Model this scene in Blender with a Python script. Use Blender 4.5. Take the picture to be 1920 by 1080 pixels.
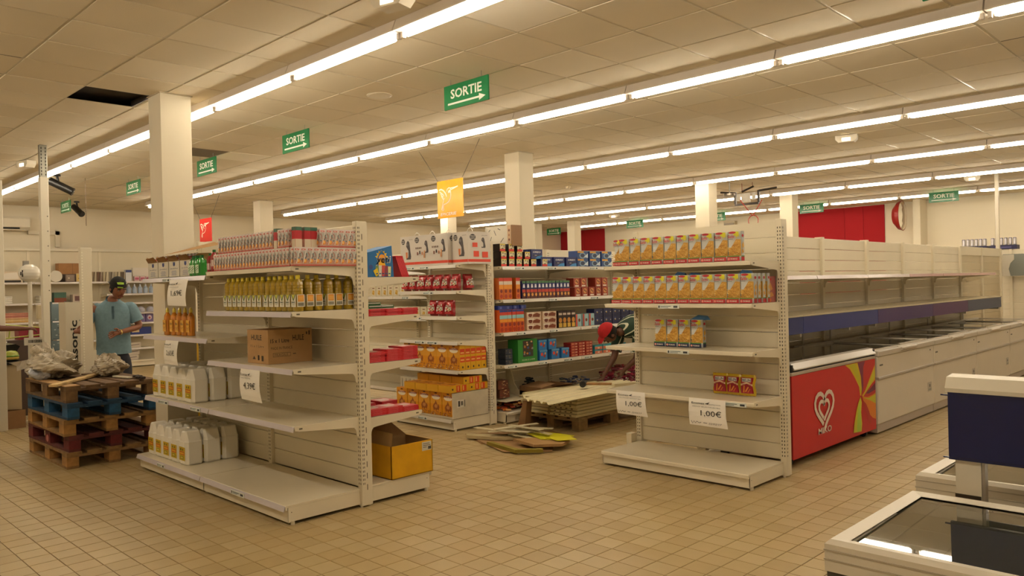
import bpy, math, random
from mathutils import Vector, Matrix
random.seed(7)
PI = math.pi
for o in list(bpy.data.objects): bpy.data.objects.remove(o)
scene = bpy.context.scene
COL = scene.collection
# ---------------------------------------------------------------- camera, world, exposure
cam_d = bpy.data.cameras.new('camera'); cam = bpy.data.objects.new('camera', cam_d); COL.objects.link(cam)
cam_d.sensor_width = 36; cam_d.lens = 36*1473.36/1920; cam_d.clip_start = .05; cam_d.clip_end = 100
def _cam():
    yaw, pit, rol = -7.82428384e-01, -2.58070116e-03, 2.33364598e-02
    f = Vector((math.sin(yaw)*math.cos(pit), math.cos(yaw)*math.cos(pit), math.sin(pit)))
    r = Vector((math.cos(yaw), -math.sin(yaw), 0)); d = f.cross(r)
    r2 = math.cos(rol)*r + math.sin(rol)*d; d2 = -math.sin(rol)*r + math.cos(rol)*d
    m = Matrix((r2, -d2, -f)).transposed().to_4x4(); m.translation = (0, 0, 1.53)
    return m
cam.matrix_world = _cam(); scene.camera = cam
scene.view_settings.view_transform = 'Standard'; scene.view_settings.look = 'None'
scene.view_settings.gamma = 1; scene.view_settings.use_curve_mapping = False
scene.view_settings.exposure = 0.0
w = bpy.data.worlds.new('world'); scene.world = w; w.use_nodes = True
w.node_tree.nodes['Background'].inputs[0].default_value = (1, .8, .55, 1)
w.node_tree.nodes['Background'].inputs[1].default_value = .02
TUBE_COL = (1.0, .885, .69); TUBE_STR = 37.0

# ---------------------------------------------------------------- materials (all node based, colour comes from the 'Col' attribute of the mesh)
def lin(c):
    return tuple((x/12.92 if x <= .04045 else ((x+.055)/1.055)**2.4) for x in c)
def hx(s):
    return lin(tuple(int(s[i:i+2], 16)/255 for i in (0, 2, 4)))
MATS = {}
def M(name):
    return MATS[name]
def mk(name, rough=.5, metal=0, spec=.5, noise=0., nscale=8., bump=0., bscale=200., trans=0., emit=None, estr=0., coat=0., sss=0.):
    m = bpy.data.materials.new(name); m.use_nodes = True; nt = m.node_tree; b = nt.nodes['Principled BSDF']
    a = nt.nodes.new('ShaderNodeAttribute'); a.attribute_name = 'Col'
    out = a.outputs['Color']
    tc = nt.nodes.new('ShaderNodeTexCoord')
    if noise:
        n = nt.nodes.new('ShaderNodeTexNoise'); n.inputs['Scale'].default_value = nscale; n.inputs['Detail'].default_value = 4
        nt.links.new(tc.outputs['Object'], n.inputs['Vector'])
        mr = nt.nodes.new('ShaderNodeMapRange'); mr.inputs[3].default_value = 1-noise; mr.inputs[4].default_value = 1+noise*.6
        mr.inputs[1].default_value = .3; mr.inputs[2].default_value = .7
        nt.links.new(n.outputs['Fac'], mr.inputs[0])
        mx = nt.nodes.new('ShaderNodeVectorMath'); mx.operation = 'SCALE'
        nt.links.new(out, mx.inputs[0]); nt.links.new(mr.outputs[0], mx.inputs['Scale']); out = mx.outputs[0]
    nt.links.new(out, b.inputs['Base Color'])
    if bump:
        n2 = nt.nodes.new('ShaderNodeTexNoise'); n2.inputs['Scale'].default_value = bscale; n2.inputs['Detail'].default_value = 2
        nt.links.new(tc.outputs['Object'], n2.inputs['Vector'])
        bp = nt.nodes.new('ShaderNodeBump'); bp.inputs['Strength'].default_value = bump; bp.inputs['Distance'].default_value = .004
        nt.links.new(n2.outputs['Fac'], bp.inputs['Height']); nt.links.new(bp.outputs[0], b.inputs['Normal'])
    b.inputs['Roughness'].default_value = rough; b.inputs['Metallic'].default_value = metal
    b.inputs['Specular IOR Level'].default_value = spec
    b.inputs['Transmission Weight'].default_value = trans; b.inputs['Coat Weight'].default_value = coat
    if emit:
        b.inputs['Emission Color'].default_value = (*emit, 1); b.inputs['Emission Strength'].default_value = estr
    MATS[name] = m; return m
mk('paint', .38, noise=.03, nscale=3); mk('deck', .22, noise=.03, nscale=3, spec=.6); mk('print', .45); mk('gloss', .2); mk('plastic', .4, noise=.02)
mk('card', .85, noise=.1, nscale=9, bump=.15, bscale=90); mk('wood', .8, noise=.3, nscale=14, bump=.4, bscale=60)
mk('metal', .35, metal=.8); mk('dull', .9, noise=.05, nscale=4); mk('cloth', .9, noise=.12, nscale=30, bump=.3, bscale=300)
mk('skin', .5, noise=.06, nscale=20); mk('rubber', .6); mk('foil', .25, coat=.3, bump=.5, bscale=25)
mk('tile', .42, noise=.04, nscale=5, bump=.12, bscale=120); mk('grout', .95, noise=.2, nscale=3)
mk('ceil', .92, noise=.02, nscale=1.5, bump=.25, bscale=160); mk('tbar', .3, spec=.6)
mk('wall', .9, noise=.03, nscale=1.2, bump=.1, bscale=30)
mk('liquid', .12, trans=.2, coat=.6); mk('clearp', .15, trans=.6, coat=.3)
mk('tube', .4, emit=TUBE_COL, estr=TUBE_STR); mk('lamp', .4, emit=(1, .85, .6), estr=6)
mk('polybag', .3, noise=.15, nscale=14, bump=.6, bscale=30, spec=.7)
def mkglass():
    m = bpy.data.materials.new('pane_glass'); m.use_nodes = True; nt = m.node_tree; nt.nodes.clear()
    o = nt.nodes.new('ShaderNodeOutputMaterial'); mx = nt.nodes.new('ShaderNodeMixShader'); tr = nt.nodes.new('ShaderNodeBsdfTransparent')
    gl = nt.nodes.new('ShaderNodeBsdfGlossy'); fr = nt.nodes.new('ShaderNodeFresnel'); mt = nt.nodes.new('ShaderNodeMath')
    tr.inputs[0].default_value = (.62, .66, .62, 1); gl.inputs['Roughness'].default_value = .015; fr.inputs[0].default_value = 1.6
    mt.operation = 'MULTIPLY'; mt.inputs[1].default_value = 2.2; mt.use_clamp = True
    nt.links.new(fr.outputs[0], mt.inputs[0]); nt.links.new(mt.outputs[0], mx.inputs[0])
    nt.links.new(tr.outputs[0], mx.inputs[1]); nt.links.new(gl.outputs[0], mx.inputs[2]); nt.links.new(mx.outputs[0], o.inputs[0])
    MATS['glass'] = m
mkglass()
def mkmirror():
    mk('mirror', .03, metal=1.0)
mkmirror()

# ---------------------------------------------------------------- text outlines from Blender's own font, cached
_TXT = {}
def text_polys(s, bold=False, shear=0.):
    k = (s, bold, shear)
    if k in _TXT: return _TXT[k]
    cu = bpy.data.curves.new('t', 'FONT'); cu.body = s; cu.size = 1; cu.resolution_u = 2; cu.shear = shear
    if bold: cu.offset = .022
    ob = bpy.data.objects.new('t', cu); me = bpy.data.meshes.new_from_object(ob)
    vs = [(v.co.x, v.co.y) for v in me.vertices]; fs = [tuple(p.vertices) for p in me.polygons]
    xs = [v[0] for v in vs] or [0, 1]; x0 = min(xs); wd = max(xs)-x0
    vs = [(x-x0, y) for x, y in vs]
    bpy.data.objects.remove(ob); bpy.data.curves.remove(cu); bpy.data.meshes.remove(me)
    _TXT[k] = (vs, fs, wd); return _TXT[k]

# ---------------------------------------------------------------- mesh builder
class MB:
    def __init__(s, mat='paint', col='ffffff'):
        s.v = []; s.f = []; s.c = []; s.m = []; s.mat = mat; s.col = col; s.T = None; s.sm = []
    def add(s, vs, fs, col=None, mat=None, smooth=False):
        b = len(s.v)
        if s.T is not None: vs = [s.T @ Vector(p) for p in vs]
        s.v += [tuple(p) for p in vs]; c = col or s.col; mt = mat or s.mat
        for f in fs: s.f.append(tuple(b+i for i in f)); s.c.append(c); s.m.append(mt); s.sm.append(smooth)
        return s
    def box(s, x0, y0, z0, x1, y1, z1, col=None, mat=None):
        return s.add([(x0,y0,z0),(x1,y0,z0),(x1,y1,z0),(x0,y1,z0),(x0,y0,z1),(x1,y0,z1),(x1,y1,z1),(x0,y1,z1)],
              [(0,3,2,1),(4,5,6,7),(0,1,5,4),(1,2,6,5),(2,3,7,6),(3,0,4,7)], col, mat)
    def bbox(s, x0, y0, z0, x1, y1, z1, b=.004, col=None, mat=None):      # box with chamfered vertical and top edges
        def ring(z, i): return [(x0+b+i,y0+i,z),(x1-b-i,y0+i,z),(x1-i,y0+b+i,z),(x1-i,y1-b-i,z),(x1-b-i,y1-i,z),(x0+b+i,y1-i,z),(x0+i,y1-b-i,z),(x0+i,y0+b+i,z)]
        v = ring(z0, b*.6)+ring(z0+b, 0)+ring(z1-b, 0)+ring(z1, b*.6)
        f = [tuple(range(7,-1,-1)), tuple(range(24,32))]
        for k in range(3):
            for i in range(8): f.append((k*8+i, k*8+(i+1)%8, k*8+8+(i+1)%8, k*8+8+i))
        return s.add(v, f, col, mat)
    def prism(s, pts, axis, a, b, col=None, mat=None):      # pts: 2D in the two other axes (x: (y,z), y: (x,z), z: (x,y))
        def P(p, t): return {'x': (t,p[0],p[1]), 'y': (p[0],t,p[1]), 'z': (p[0],p[1],t)}[axis]
        n = len(pts); v = [P(p,a) for p in pts]+[P(p,b) for p in pts]
        f = [tuple(range(n-1,-1,-1)), tuple(range(n,2*n))]+[(i,(i+1)%n,n+(i+1)%n,n+i) for i in range(n)]
        return s.add(v, f, col, mat)
    def tube(s, p0, p1, r0, r1=None, n=8, col=None, mat=None, caps=True, smooth=True):
        p0 = Vector(p0); p1 = Vector(p1); r1 = r0 if r1 is None else r1; d = (p1-p0).normalized()
        a = d.cross(Vector((0,0,1)) if abs(d.z) < .9 else Vector((1,0,0))).normalized(); b = d.cross(a)
        v = [p0+(a*math.cos(t)+b*math.sin(t))*r0 for t in [2*PI*i/n for i in range(n)]]+[p1+(a*math.cos(t)+b*math.sin(t))*r1 for t in [2*PI*i/n for i in range(n)]]
        s.add(v, [(i,(i+1)%n,n+(i+1)%n,n+i) for i in range(n)], col, mat, smooth)
        if caps: s.add(v, [tuple(range(n-1,-1,-1)), tuple(range(n,2*n))], col, mat)
        return s
    def lathe(s, prof, cx=0, cy=0, n=12, col=None, mat=None, sx=1, sy=1, cols=None, smooth=True, pw=2):
        v = []
        for r, z in prof:
            for i in range(n):
                t = 2*PI*i/n; c, q = math.cos(t), math.sin(t)
                if pw != 2: k = (abs(c)**pw+abs(q)**pw)**(-1/pw); c *= k; q *= k
                v.append((cx+r*sx*c, cy+r*sy*q, z))
        for k in range(len(prof)-1):
            s.add(v[k*n:(k+2)*n], [(i,(i+1)%n,n+(i+1)%n,n+i) for i in range(n)], cols[k] if cols else col, mat, smooth)
        s.add(v[:n], [tuple(range(n-1,-1,-1))], cols[0] if cols else col, mat); s.add(v[-n:], [tuple(range(n))], cols[-1] if cols else col, mat)
        return s
    def art(s, O, U, V, w, h, items, mat='print', e=.0004):
        O = Vector(O); U = Vector(U).normalized(); V = Vector(V).normalized(); N = U.cross(V); k = 1
        def P(x, y): return O+U*(min(max(x,.004),.996)*w)+V*(min(max(y,.004),.996)*h)+N*(e*k)
        for it in items:
            t = it[0]
            if t == 'r': _, x0, y0, x1, y1, c = it; s.add([P(x0,y0),P(x1,y0),P(x1,y1),P(x0,y1)], [(0,1,2,3)], c, mat)
            elif t == 'p': s.add([P(*q) for q in it[1]], [tuple(range(len(it[1])))], it[2], mat)
            elif t == 'c':
                _, cx, cy, rx, c = it[:5]; n = it[5] if len(it) > 5 else 10; ry = it[6] if len(it) > 6 else rx*w/h
                s.add([P(cx+rx*math.cos(2*PI*i/n), cy+ry*math.sin(2*PI*i/n)) for i in range(n)], [tuple(range(n))], c, mat)
            elif t == 't':      # text: string, x, y, cap height (fraction of h), colour, [max width fraction], [bold], [shear]
                _, st, x, y, sz, c = it[:6]; mw = it[6] if len(it) > 6 else None
                vs, fs, wd = text_polys(st, len(it) > 7 and it[7], it[8] if len(it) > 8 else 0.)
                sc = sz*h/.69; sx = sc
                if mw: sx = mw*w/wd
                s.add([O+U*(x*w+a*sx)+V*(y*h+b*sc)+N*(e*k) for a, b in vs], fs, c, mat)
            elif t == 's':      # stroke: points, width (fraction of w), colour
                _, pts, wd, c = it; q = [Vector((x*w, y*h)) for x, y in pts]
                L = []; R = []
                for i in range(len(q)):
                    d = (q[min(i+1, len(q)-1)]-q[max(i-1, 0)]).normalized(); nn = Vector((-d.y, d.x))*wd*w*.5
                    if isinstance(it[2], tuple): pass
                    L.append(q[i]+nn); R.append(q[i]-nn)
                vv = [P(p.x/w, p.y/h) for p in L+R]; n = len(q)
                s.add(vv, [(i, n+i, n+i+1, i+1) for i in range(n-1)], c, mat)
            if len(it) and t != 't': k += 1
        return s
    def mesh(s, name):
        me = bpy.data.meshes.new(name); me.from_pydata(s.v, [], s.f)
        names = []; 
        for m in s.m:
            if m not in names: names.append(m)
        for m in names: me.materials.append(MATS[m])
        ix = {m: i for i, m in enumerate(names)}
        me.polygons.foreach_set('material_index', [ix[m] for m in s.m]); me.polygons.foreach_set('use_smooth', s.sm)
        at = me.color_attributes.new('Col', 'FLOAT_COLOR', 'CORNER'); cc = {}; data = []
        for f, c in zip(s.f, s.c):
            if c not in cc: cc[c] = list(hx(c) if isinstance(c, str) else c)+[1.0]
            data += cc[c]*len(f)
        at.data.foreach_set('color', data); me.update(); return me
    def build(s, name, parent=None, loc=None, rotz=0, smooth=False):
        o = bpy.data.objects.new(name, s.mesh(name)); COL.objects.link(o)
        if parent: o.parent = parent
        if loc: o.location = loc
        if rotz: o.rotation_euler.z = rotz
        return o
def inst(name, me, parent=None, loc=(0,0,0), rotz=0):
    o = bpy.data.objects.new(name, me); COL.objects.link(o); o.parent = parent; o.location = loc; o.rotation_euler.z = rotz; return o
def tag(o, label=None, cat=None, group=None, kind=None):
    if label: o['label'] = label
    if cat: o['category'] = cat
    if group: o['group'] = group
    if kind: o['kind'] = kind
    return o
def empty(name, label, cat, loc=(0,0,0), rotz=0, group=None):
    o = bpy.data.objects.new(name, None); COL.objects.link(o); o.location = loc; o.rotation_euler.z = rotz; o.empty_display_size = .1
    return tag(o, label, cat, group)
def kids(o): return [c for c in bpy.data.objects if c.parent == o]
_KC = {}
def copy_tree(o, parent=None):
    c = o.copy(); COL.objects.link(c); c.parent = parent
    if o.name not in _KC: _KC[o.name] = kids(o)
    for ch in _KC[o.name]: copy_tree(ch, c)
    return c
class Kind:      # a product: the first place() uses the prototype itself, the next ones copy it with its parts
    def __init__(s, proto): s.p = proto; s.used = False
    def place(s, x, y, z, rz=0, label=None, cat=None, group=None, tilt=None):
        o = copy_tree(s.p) if s.used else s.p
        if not s.used: _KC[o.name] = kids(o)
        s.used = True; o.location = (x, y, z+.0025); o.rotation_euler = (tilt[0], tilt[1], rz) if tilt else (0, 0, rz)
        tag(o, label, cat, group); return o
ORD = 'first second third fourth fifth sixth seventh eighth ninth tenth eleventh twelfth thirteenth fourteenth fifteenth sixteenth seventeenth eighteenth nineteenth twentieth twenty-first twenty-second twenty-third twenty-fourth twenty-fifth twenty-sixth twenty-seventh twenty-eighth twenty-ninth thirtieth thirty-first thirty-second'.split()
def nth(i, n, side='left'):
    if i == 0: return ('leftmost' if side == 'left' else 'nearest')
    if i == n-1: return ('rightmost' if side == 'left' else 'farthest')
    if i <= n/2: return ORD[i]+(' from the left' if side == 'left' else ' from the near end')
    return ORD[n-1-i]+(' from the right' if side == 'left' else ' from the far end')
# ================================================================ ROOM
X0, X1, Y0, Y1, ZC = -18.12, 7.0, -3.5, 20.7, 3.375
def st(o, label=None): o['kind'] = 'structure'; return o
WALLC = 'e6dcc6'
st(MB('wall', WALLC).box(X0-.15, Y0, 0, X0, Y1, ZC+.6).build('wall_left'))
st(MB('wall', WALLC).box(X0-.15, Y1, 0, X1+.15, Y1+.15, ZC+.6).build('wall_back'))
st(MB('wall', WALLC).box(X1, Y0, 0, X1+.15, Y1, ZC+.6).build('wall_right'))
st(MB('wall', WALLC).box(X0-.15, Y0-.15, 0, X1+.15, Y0, ZC+.6).build('wall_front'))
st(MB('dull', '4a4038').box(X0-.15, Y0-.15, ZC+.6, X1+.15, Y1+.15, ZC+.7).build('ceiling_slab'))
# red panels on the back wall
for i, (a, b, lb) in enumerate(((-9.9, -7.27, 'wide'), (-18.1, -16.17, 'left'))):
    r = empty('wall_panel', 'deep red panel high on the back wall, '+('between the pillar and the round mirror' if i == 0 else 'in the far left corner'), 'wall panel', (a, Y1, 0), 0, None)
    n = 3 if i == 0 else 2; xs = [0, (b-a)*.62, (b-a)*.8, b-a] if i == 0 else [0, (b-a)*.55, b-a]
    for k in range(n): MB('wall', 'a3121c').box(xs[k]+.004, -.03, 1.0, xs[k+1]-.004, -.002, ZC-.01).build('panel', r)
# floor: bed plus every tile; the largest in the photograph are single parts
floor = st(MB('grout', '5a4024').box(X0, Y0, -.1, X1, Y1, -.004).build('floor'))
px, py, fx0, fy0 = .154, .1495, -2.812, 3.895
yaw = -.78243
def depth(x, y): return x*math.sin(yaw)+y*math.cos(yaw)
def inview(x, y, z=0, m=60):
    f = depth(x, y); r = x*math.cos(yaw)-y*math.sin(yaw)
    if f < .3: return False
    u = 960+1473*(r/f)+0*z; v = 540+1473*((1.53-z)/f)-.0233*(u-960)
    return -m < u < 1920+m and -m < v < 1080+m
g = .0042
tile_me = {}
TC = ['ac976c', 'aa9569', 'ae9a6f', 'a89266', 'ad976b', 'a58f63', 'b09c72', 'ab9467']
for i, c in enumerate(TC):
    m = MB('tile', c); a = px/2-g/2; b = py/2-g/2; e = .0012
    m.add([(-a,-b,-.004),(a,-b,-.004),(a,b,-.004),(-a,b,-.004),(-a+e,-b+e,0),(a-e,-b+e,0),(a-e,b-e,0),(-a+e,b-e,0)],
          [(4,5,6,7),(0,1,5,4),(1,2,6,5),(2,3,7,6),(3,0,4,7)])
    tile_me[i] = m.mesh('floor_tile')
cells = []
for i in range(int((X0-fx0)/px)-1, int((X1-fx0)/px)+1):
    for j in range(int((Y0-fy0)/py)-1, int((Y1-fy0)/py)+1):
        x = fx0+(i+.5)*px; y = fy0+(j+.5)*py
        if x-px/2 < X0 or x+px/2 > X1 or y-py/2 < Y0 or y+py/2 > Y1: continue
        cells.append((depth(x, y) if inview(x, y, 0, -10) else 99+depth(x, y), x, y))
cells.sort(); rest = MB('tile')
for k, (d, x, y) in enumerate(cells):
    c = random.randrange(8)
    if k < 290: inst('floor_tile', tile_me[c], floor, (x, y, 0))
    elif -9 < x-y+3 and y < 20:
        a = px/2-g/2; b = py/2-g/2
        if d < 16: e = .0012; rest.add([(x-a,y-b,-.004),(x+a,y-b,-.004),(x+a,y+b,-.004),(x-a,y+b,-.004),(x-a+e,y-b+e,0),(x+a-e,y-b+e,0),(x+a-e,y+b-e,0),(x-a+e,y+b-e,0)],
              [(4,5,6,7),(0,1,5,4),(1,2,6,5),(2,3,7,6),(3,0,4,7)], TC[c])
        else: rest.add([(x-a,y-b,0),(x+a,y-b,0),(x+a,y+b,0),(x-a,y+b,0)], [(0,1,2,3)], TC[c])
    else:
        a = px/2-g/2; b = py/2-g/2; rest.add([(x-a,y-b,0),(x+a,y-b,0),(x+a,y+b,0),(x-a,y+b,0)], [(0,1,2,3)], TC[c])
o = rest.build('floor_tile_field', floor); o['kind'] = 'stuff'
# ceiling: tiles in a T-bar grid
ceilg = st(MB('dull', '3c342c').box(X0, Y0, ZC+.09, X1, Y1, ZC+.1).build('ceiling'))
cx, cy, qx, qy = .588, .611, -3.39, 1.675
CC = ['ded3bd', 'dbd0b9', 'e1d7c2', 'd9cdb5']
def ctile(c):
    m = MB('ceil', c); a = cx/2-.006; b = cy/2-.006
    m.add([(-a,-b,.012),(a,-b,.012),(a,b,.012),(-a,b,.012),(-a+.006,-b+.006,0),(a-.006,-b+.006,0),(a-.006,b-.006,0),(-a+.006,b-.006,0)],
          [(7,6,5,4),(4,5,1,0),(5,6,2,1),(6,7,3,2),(7,4,0,3)])
    return m.mesh('ceiling_tile')
cme = [ctile(c) for c in CC]; cgrey = ctile('7a6a54'); cellc = []; light_tile = ctile('ece4d4')
for i in range(-26, 18):
    for j in range(-9, 32):
        x = qx+(i+.5)*cx; y = qy+(j+.5)*cy
        if x < X0+.02 or x > X1-.02 or y < Y0+.02 or y > Y1-.02: continue
        if i == -8 and j == 1: continue      # the missing tile
        if -7.58 < x < -7.26 and 2.8 < y < 3.15: pass
        f = depth(x, y); r = x*math.cos(yaw)-y*math.sin(yaw); vis = f > .5 and abs(1473*r/f) < 990 and 1473*1.845/f < 560
        cellc.append((f if vis else 99+f, i, j, x, y))
cellc.sort(); restc = MB('ceil')
for k, (d, i, j, x, y) in enumerate(cellc):
    h = random.uniform(0, .0025)
    if k < 295:
        me = cgrey if (i, j) == (-12, 4) else (light_tile if (i, j) in ((-12, 5), (2, 2), (-1, 3)) else cme[random.randrange(4)])
        inst('ceiling_tile', me, ceilg, (x, y, ZC-.003+h))
    else:
        a = cx/2-.006; b = cy/2-.006; z = ZC-.002+h; restc.add([(x-a,y-b,z),(x+a,y-b,z),(x+a,y+b,z),(x-a,y+b,z)], [(3,2,1,0)], CC[random.randrange(4)])
o = restc.build('ceiling_tile_field', ceilg); o['kind'] = 'stuff'
gr = MB('tbar', 'c4b9a0')
for i in range(-26, 19):
    x = qx+i*cx
    if X0 < x < X1: gr.box(x-.008, Y0, ZC+.003, x+.008, Y1, ZC+.008)
for j in range(-9, 33):
    y = qy+j*cy
    if Y0 < y < Y1: gr.box(X0, y-.008, ZC+.0025, X1, y+.008, ZC+.0075)
o = gr.build('ceiling_grid', ceilg); o['kind'] = 'stuff'
# the void's rim: an open tile
vx, vy = qx-8*cx, qy+cy
MB('metal', '77706a').box(vx, vy+cy-.02, ZC+.004, vx+cx, vy+cy, ZC+.06).box(vx+cx-.02, vy, ZC+.004, vx+cx, vy+cy, ZC+.06).build('void_rim', ceilg)
# pillars
def pillar(x1, y0, w=.28, d=.28, n=1, lab=''):
    o = MB('wall', 'dbd1bb').box(x1-w, y0, 0, x1, y0+d, ZC-.001).box(x1-w-.012, y0-.012, ZC-.012, x1+.012, y0+d+.012, ZC-.002, 'b5a88f').build('pillar')
    tag(o, lab, 'pillar', 'square white pillars')
pillar(-7.28, 2.844, lab='large square white pillar at the left end of the nearest shelving')
pillar(-7.485, 7.72, lab='square white pillar behind the coffee machine cartons')
pillar(-14.697, 7.657, lab='white pillar seen beyond the juice cartons, left of the tall rack end')
pillar(-7.42, 12.53, lab='white pillar right of the centre, behind the pasta-shaped snack cartons')
pillar(-7.54, 16.1, lab='white pillar left of the wide red wall panel')
pillar(-14.58, 12.5, lab='distant white pillar right under the yellow bird sign')
pillar(-14.65, 17.35, lab='far white pillar between the two distant red panels')
pillar(-15.95, 17.1, lab='far white pillar just right of the big centre pillar')
st(MB('wall', 'e2d8c2').box(-6.45, 20.2, 0, -6.29, Y1, ZC-.001).build('trim_1'))
st(MB('wall', 'd3c7ac').box(-3.35, 20.6, 0, -3.2, Y1, ZC-.001).build('trim_2'))
# fluorescent fittings: one thing per fitting
rows = [(3.338, -4.34, 1.445, -17.9, 2.0, 'the row nearest the camera'), (6.03, -2.91, 1.4725, -17.5, 2.5, 'the second row'), (9.14, -2.98, 1.496, -16.7, 2.5, 'the third row'),
        (12.23, -2.93, 1.528, -17.0, 2.5, 'the fourth row'), (15.27, -4.52, 1.538, -17.0, 2.5, 'the fifth row'), (18.4, -4.6, 1.55, -16.85, 2.5, 'the farthest row'), (.3, -4.3, 1.5, -15, 3.5, 'the row behind the camera')]
def fitting(L):
    r = empty('fluorescent_light', 'x', 'ceiling light')
    b = MB('paint', 'e6dcd2'); b.prism([(-.045,ZC-.001),(-.074,3.300),(-.074,3.290),(.074,3.290),(.074,3.300),(.045,ZC-.001)], 'x', .006, L-.006).build('batten', r)
    t = MB('tube'); t.tube((.05,0,3.268), (.075,0,3.268), .010, .021, n=10).tube((.075,0,3.268), (L-.075,0,3.268), .021, n=10, caps=False).tube((L-.075,0,3.268), (L-.05,0,3.268), .021, .010, n=10).build('tube', r)
    e = MB('plastic', 'cfc6ba'); e.box(.012,-.014,3.25,.036,.014,3.291); h1 = e.build('lamp_holder', r); inst('lamp_holder', h1.data, r, (L-.048, 0, 0))
    return Kind(r)
for (y, xj, p, xl, xr, nm) in rows:
    K = fitting(p); xs = []
    x = xj
    while x-p > xl-.1: x -= p
    while x+p <= xr: xs.append(x); x += p
    for k, x in enumerate(xs): K.place(x, y, 0, 0, 'lit white tube fitting, %s in %s' % (nth(k, len(xs)), nm), 'ceiling light', 'tube lights in '+nm)
# green exit signs, lettering as in the place
def sortie(w=.575, h=.212):
    r = empty('exit_sign', 'x', 'exit sign')
    b = MB('gloss', '1d7d4a').bbox(-w/2, -.008, -h, w/2, .008, 0, .003); b.build('board', r)
    a = MB('print', 'e9eee0'); it = [('t', 'SORTIE', .16, .43, .36, 'e8efe2', .70, True), ('r', .09, .17, .84, .25, 'e8efe2'), ('p', [(.80,.07),(.94,.21),(.80,.35)], 'e8efe2')]
    a.art((-w/2,-.008,-h), (1,0,0), (0,0,1), w, h, it); a.art((w/2,.008,-h), (-1,0,0), (0,0,1), w, h, it); a.build('lettering', r)
    MB('metal', '999999').tube((-.2,0,0), (-.2,0,.06), .003, n=4).tube((.2,0,0), (.2,0,.06), .003, n=4).build('hanger', r)
    return Kind(r)
SS = sortie()
for x, lb in ((-5.08, 'largest and nearest green SORTIE sign, beneath the ceiling at the centre'), (-7.96, 'green SORTIE sign hung second nearest, left of the largest one'), (-10.27, 'green SORTIE sign just right of the large pillar'), (-12.92, 'green SORTIE sign just left of the large pillar'), (-16.37, 'small green SORTIE sign near the security cameras on the left'), (-1.2, 'green SORTIE sign cut off by the top edge at the right')):
    SS.place(x, 4.9 if x > -2 else 4.6, 3.32, 0, lb, 'exit sign', 'hanging exit signs')
for x, y, lb in ((-8.05, 18.2, 'green SORTIE sign in front of the wide red wall panel'), (-5.2, 18.2, 'green SORTIE sign right of the round mirror'), (-13.15, 18.2, 'green SORTIE sign above the left end of the snack carton shelf'), (-16.3, 18.3, 'farthest green SORTIE sign beside the distant red panel'), (-10.6, 18.2, 'green SORTIE sign mostly behind the pillar and yellow packs')):
    SS.place(x, y, 3.3, 0, lb, 'exit sign', 'hanging exit signs')
# department signs with a humming bird
def bird(cu):
    s = lambda pts, w: ('s', pts, w, cu)
    return [s([(.08,.76),(.16,.78),(.25,.74),(.33,.66),(.38,.56)], .035), s([(.10,.72),(.16,.68),(.22,.64),(.26,.60)], .03), s([(.14,.66),(.19,.60),(.25,.56)], .03), s([(.17,.60),(.21,.54),(.28,.50)], .028),
            s([(.20,.54),(.25,.50),(.30,.53)], .025), s([(.38,.70),(.41,.76),(.47,.79),(.53,.775),(.55,.73)], .03), s([(.53,.775),(.68,.78),(.82,.80)], .028), s([(.82,.80),(.66,.755),(.55,.73)], .022),
            ('p', [(.44,.65),(.52,.66),(.55,.73),(.49,.74),(.44,.70)], cu), s([(.54,.70),(.545,.60),(.52,.50),(.45,.42),(.36,.38),(.27,.37)], .022), s([(.28,.50),(.24,.42),(.21,.34),(.18,.23)], .022),
            s([(.27,.37),(.25,.30),(.26,.22),(.22,.20)], .022), s([(.22,.35),(.215,.28),(.20,.21)], .018)]
def dept(nm, x, y, z, w, h, c, word, lb, wires):
    r = empty('department_sign', lb, 'hanging sign', (x, y, z))
    MB('gloss', c).bbox(-w/2, -.006, -h, w/2, .006, 0, .003).build('board', r)
    a = MB('print', 'f3ead2'); it = bird('f3ead2')+([('t', word, .13, .065, .075, 'f3ead2', .62, True, .15)] if word else [])
    a.art((-w/2,-.006,-h), (1,0,0), (0,0,1), w, h, it); a.build('lettering', r)
    for sx, dx in zip((-1, 1), wires): MB('metal', '6b6458').tube((sx*w*.47,0,0), (dx,0,ZC-z-.003), .004, n=5).build('wire', r)
dept('e', -7.73, 6.68, 2.925, .51, .49, 'e8a40a', 'EPICERIE', 'square yellow hanging sign with a white humming bird and EPICERIE', (-.62, .58))
dept('r', -14.84, 6.6, 2.97, .52, .45, 'cc2a26', '', 'small red hanging sign with a white humming bird, right of the big pillar', (-.62, .62))
# ceiling devices
def emergency(x, y, lb):
    r = empty('emergency_light', lb, 'emergency light', (x, y, ZC), .25, 'emergency lights')
    MB('plastic', 'd8cfbc').prism([(-.13,-.01),(-.13,-.06),(-.09,-.10),(.09,-.10),(.13,-.06),(.13,-.01)], 'y', -.06, .06).box(-.02,-.02,-.01,.02,.02,0).build('housing', r)
    MB('lamp').box(-.05,-.063,-.085,.05,-.06,-.045).build('lamp', r)
for a in ((-12.1, 2.93, 'white emergency light at the left, beside the tall rack post'), (-4.05, 10.25, 'white emergency light on the ceiling upper right'), (-4.2, 16.4, 'white emergency light near the right edge, above the farther SORTIE sign'), (-12.8, 16.8, 'distant white emergency light above the snack carton shelf'), (-3.95, 2.98, 'clear emergency light at the very top edge of the picture')):
    emergency(*a)
o = MB('plastic', 'd6ccb6').lathe([(.12,ZC-.001),(.12,ZC-.008),(.10,ZC-.016),(.05,ZC-.018)], -6.13, 4.44, 20).build('ceiling_speaker'); tag(o, 'round flat white ceiling speaker left of the largest exit sign', 'speaker')
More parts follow.
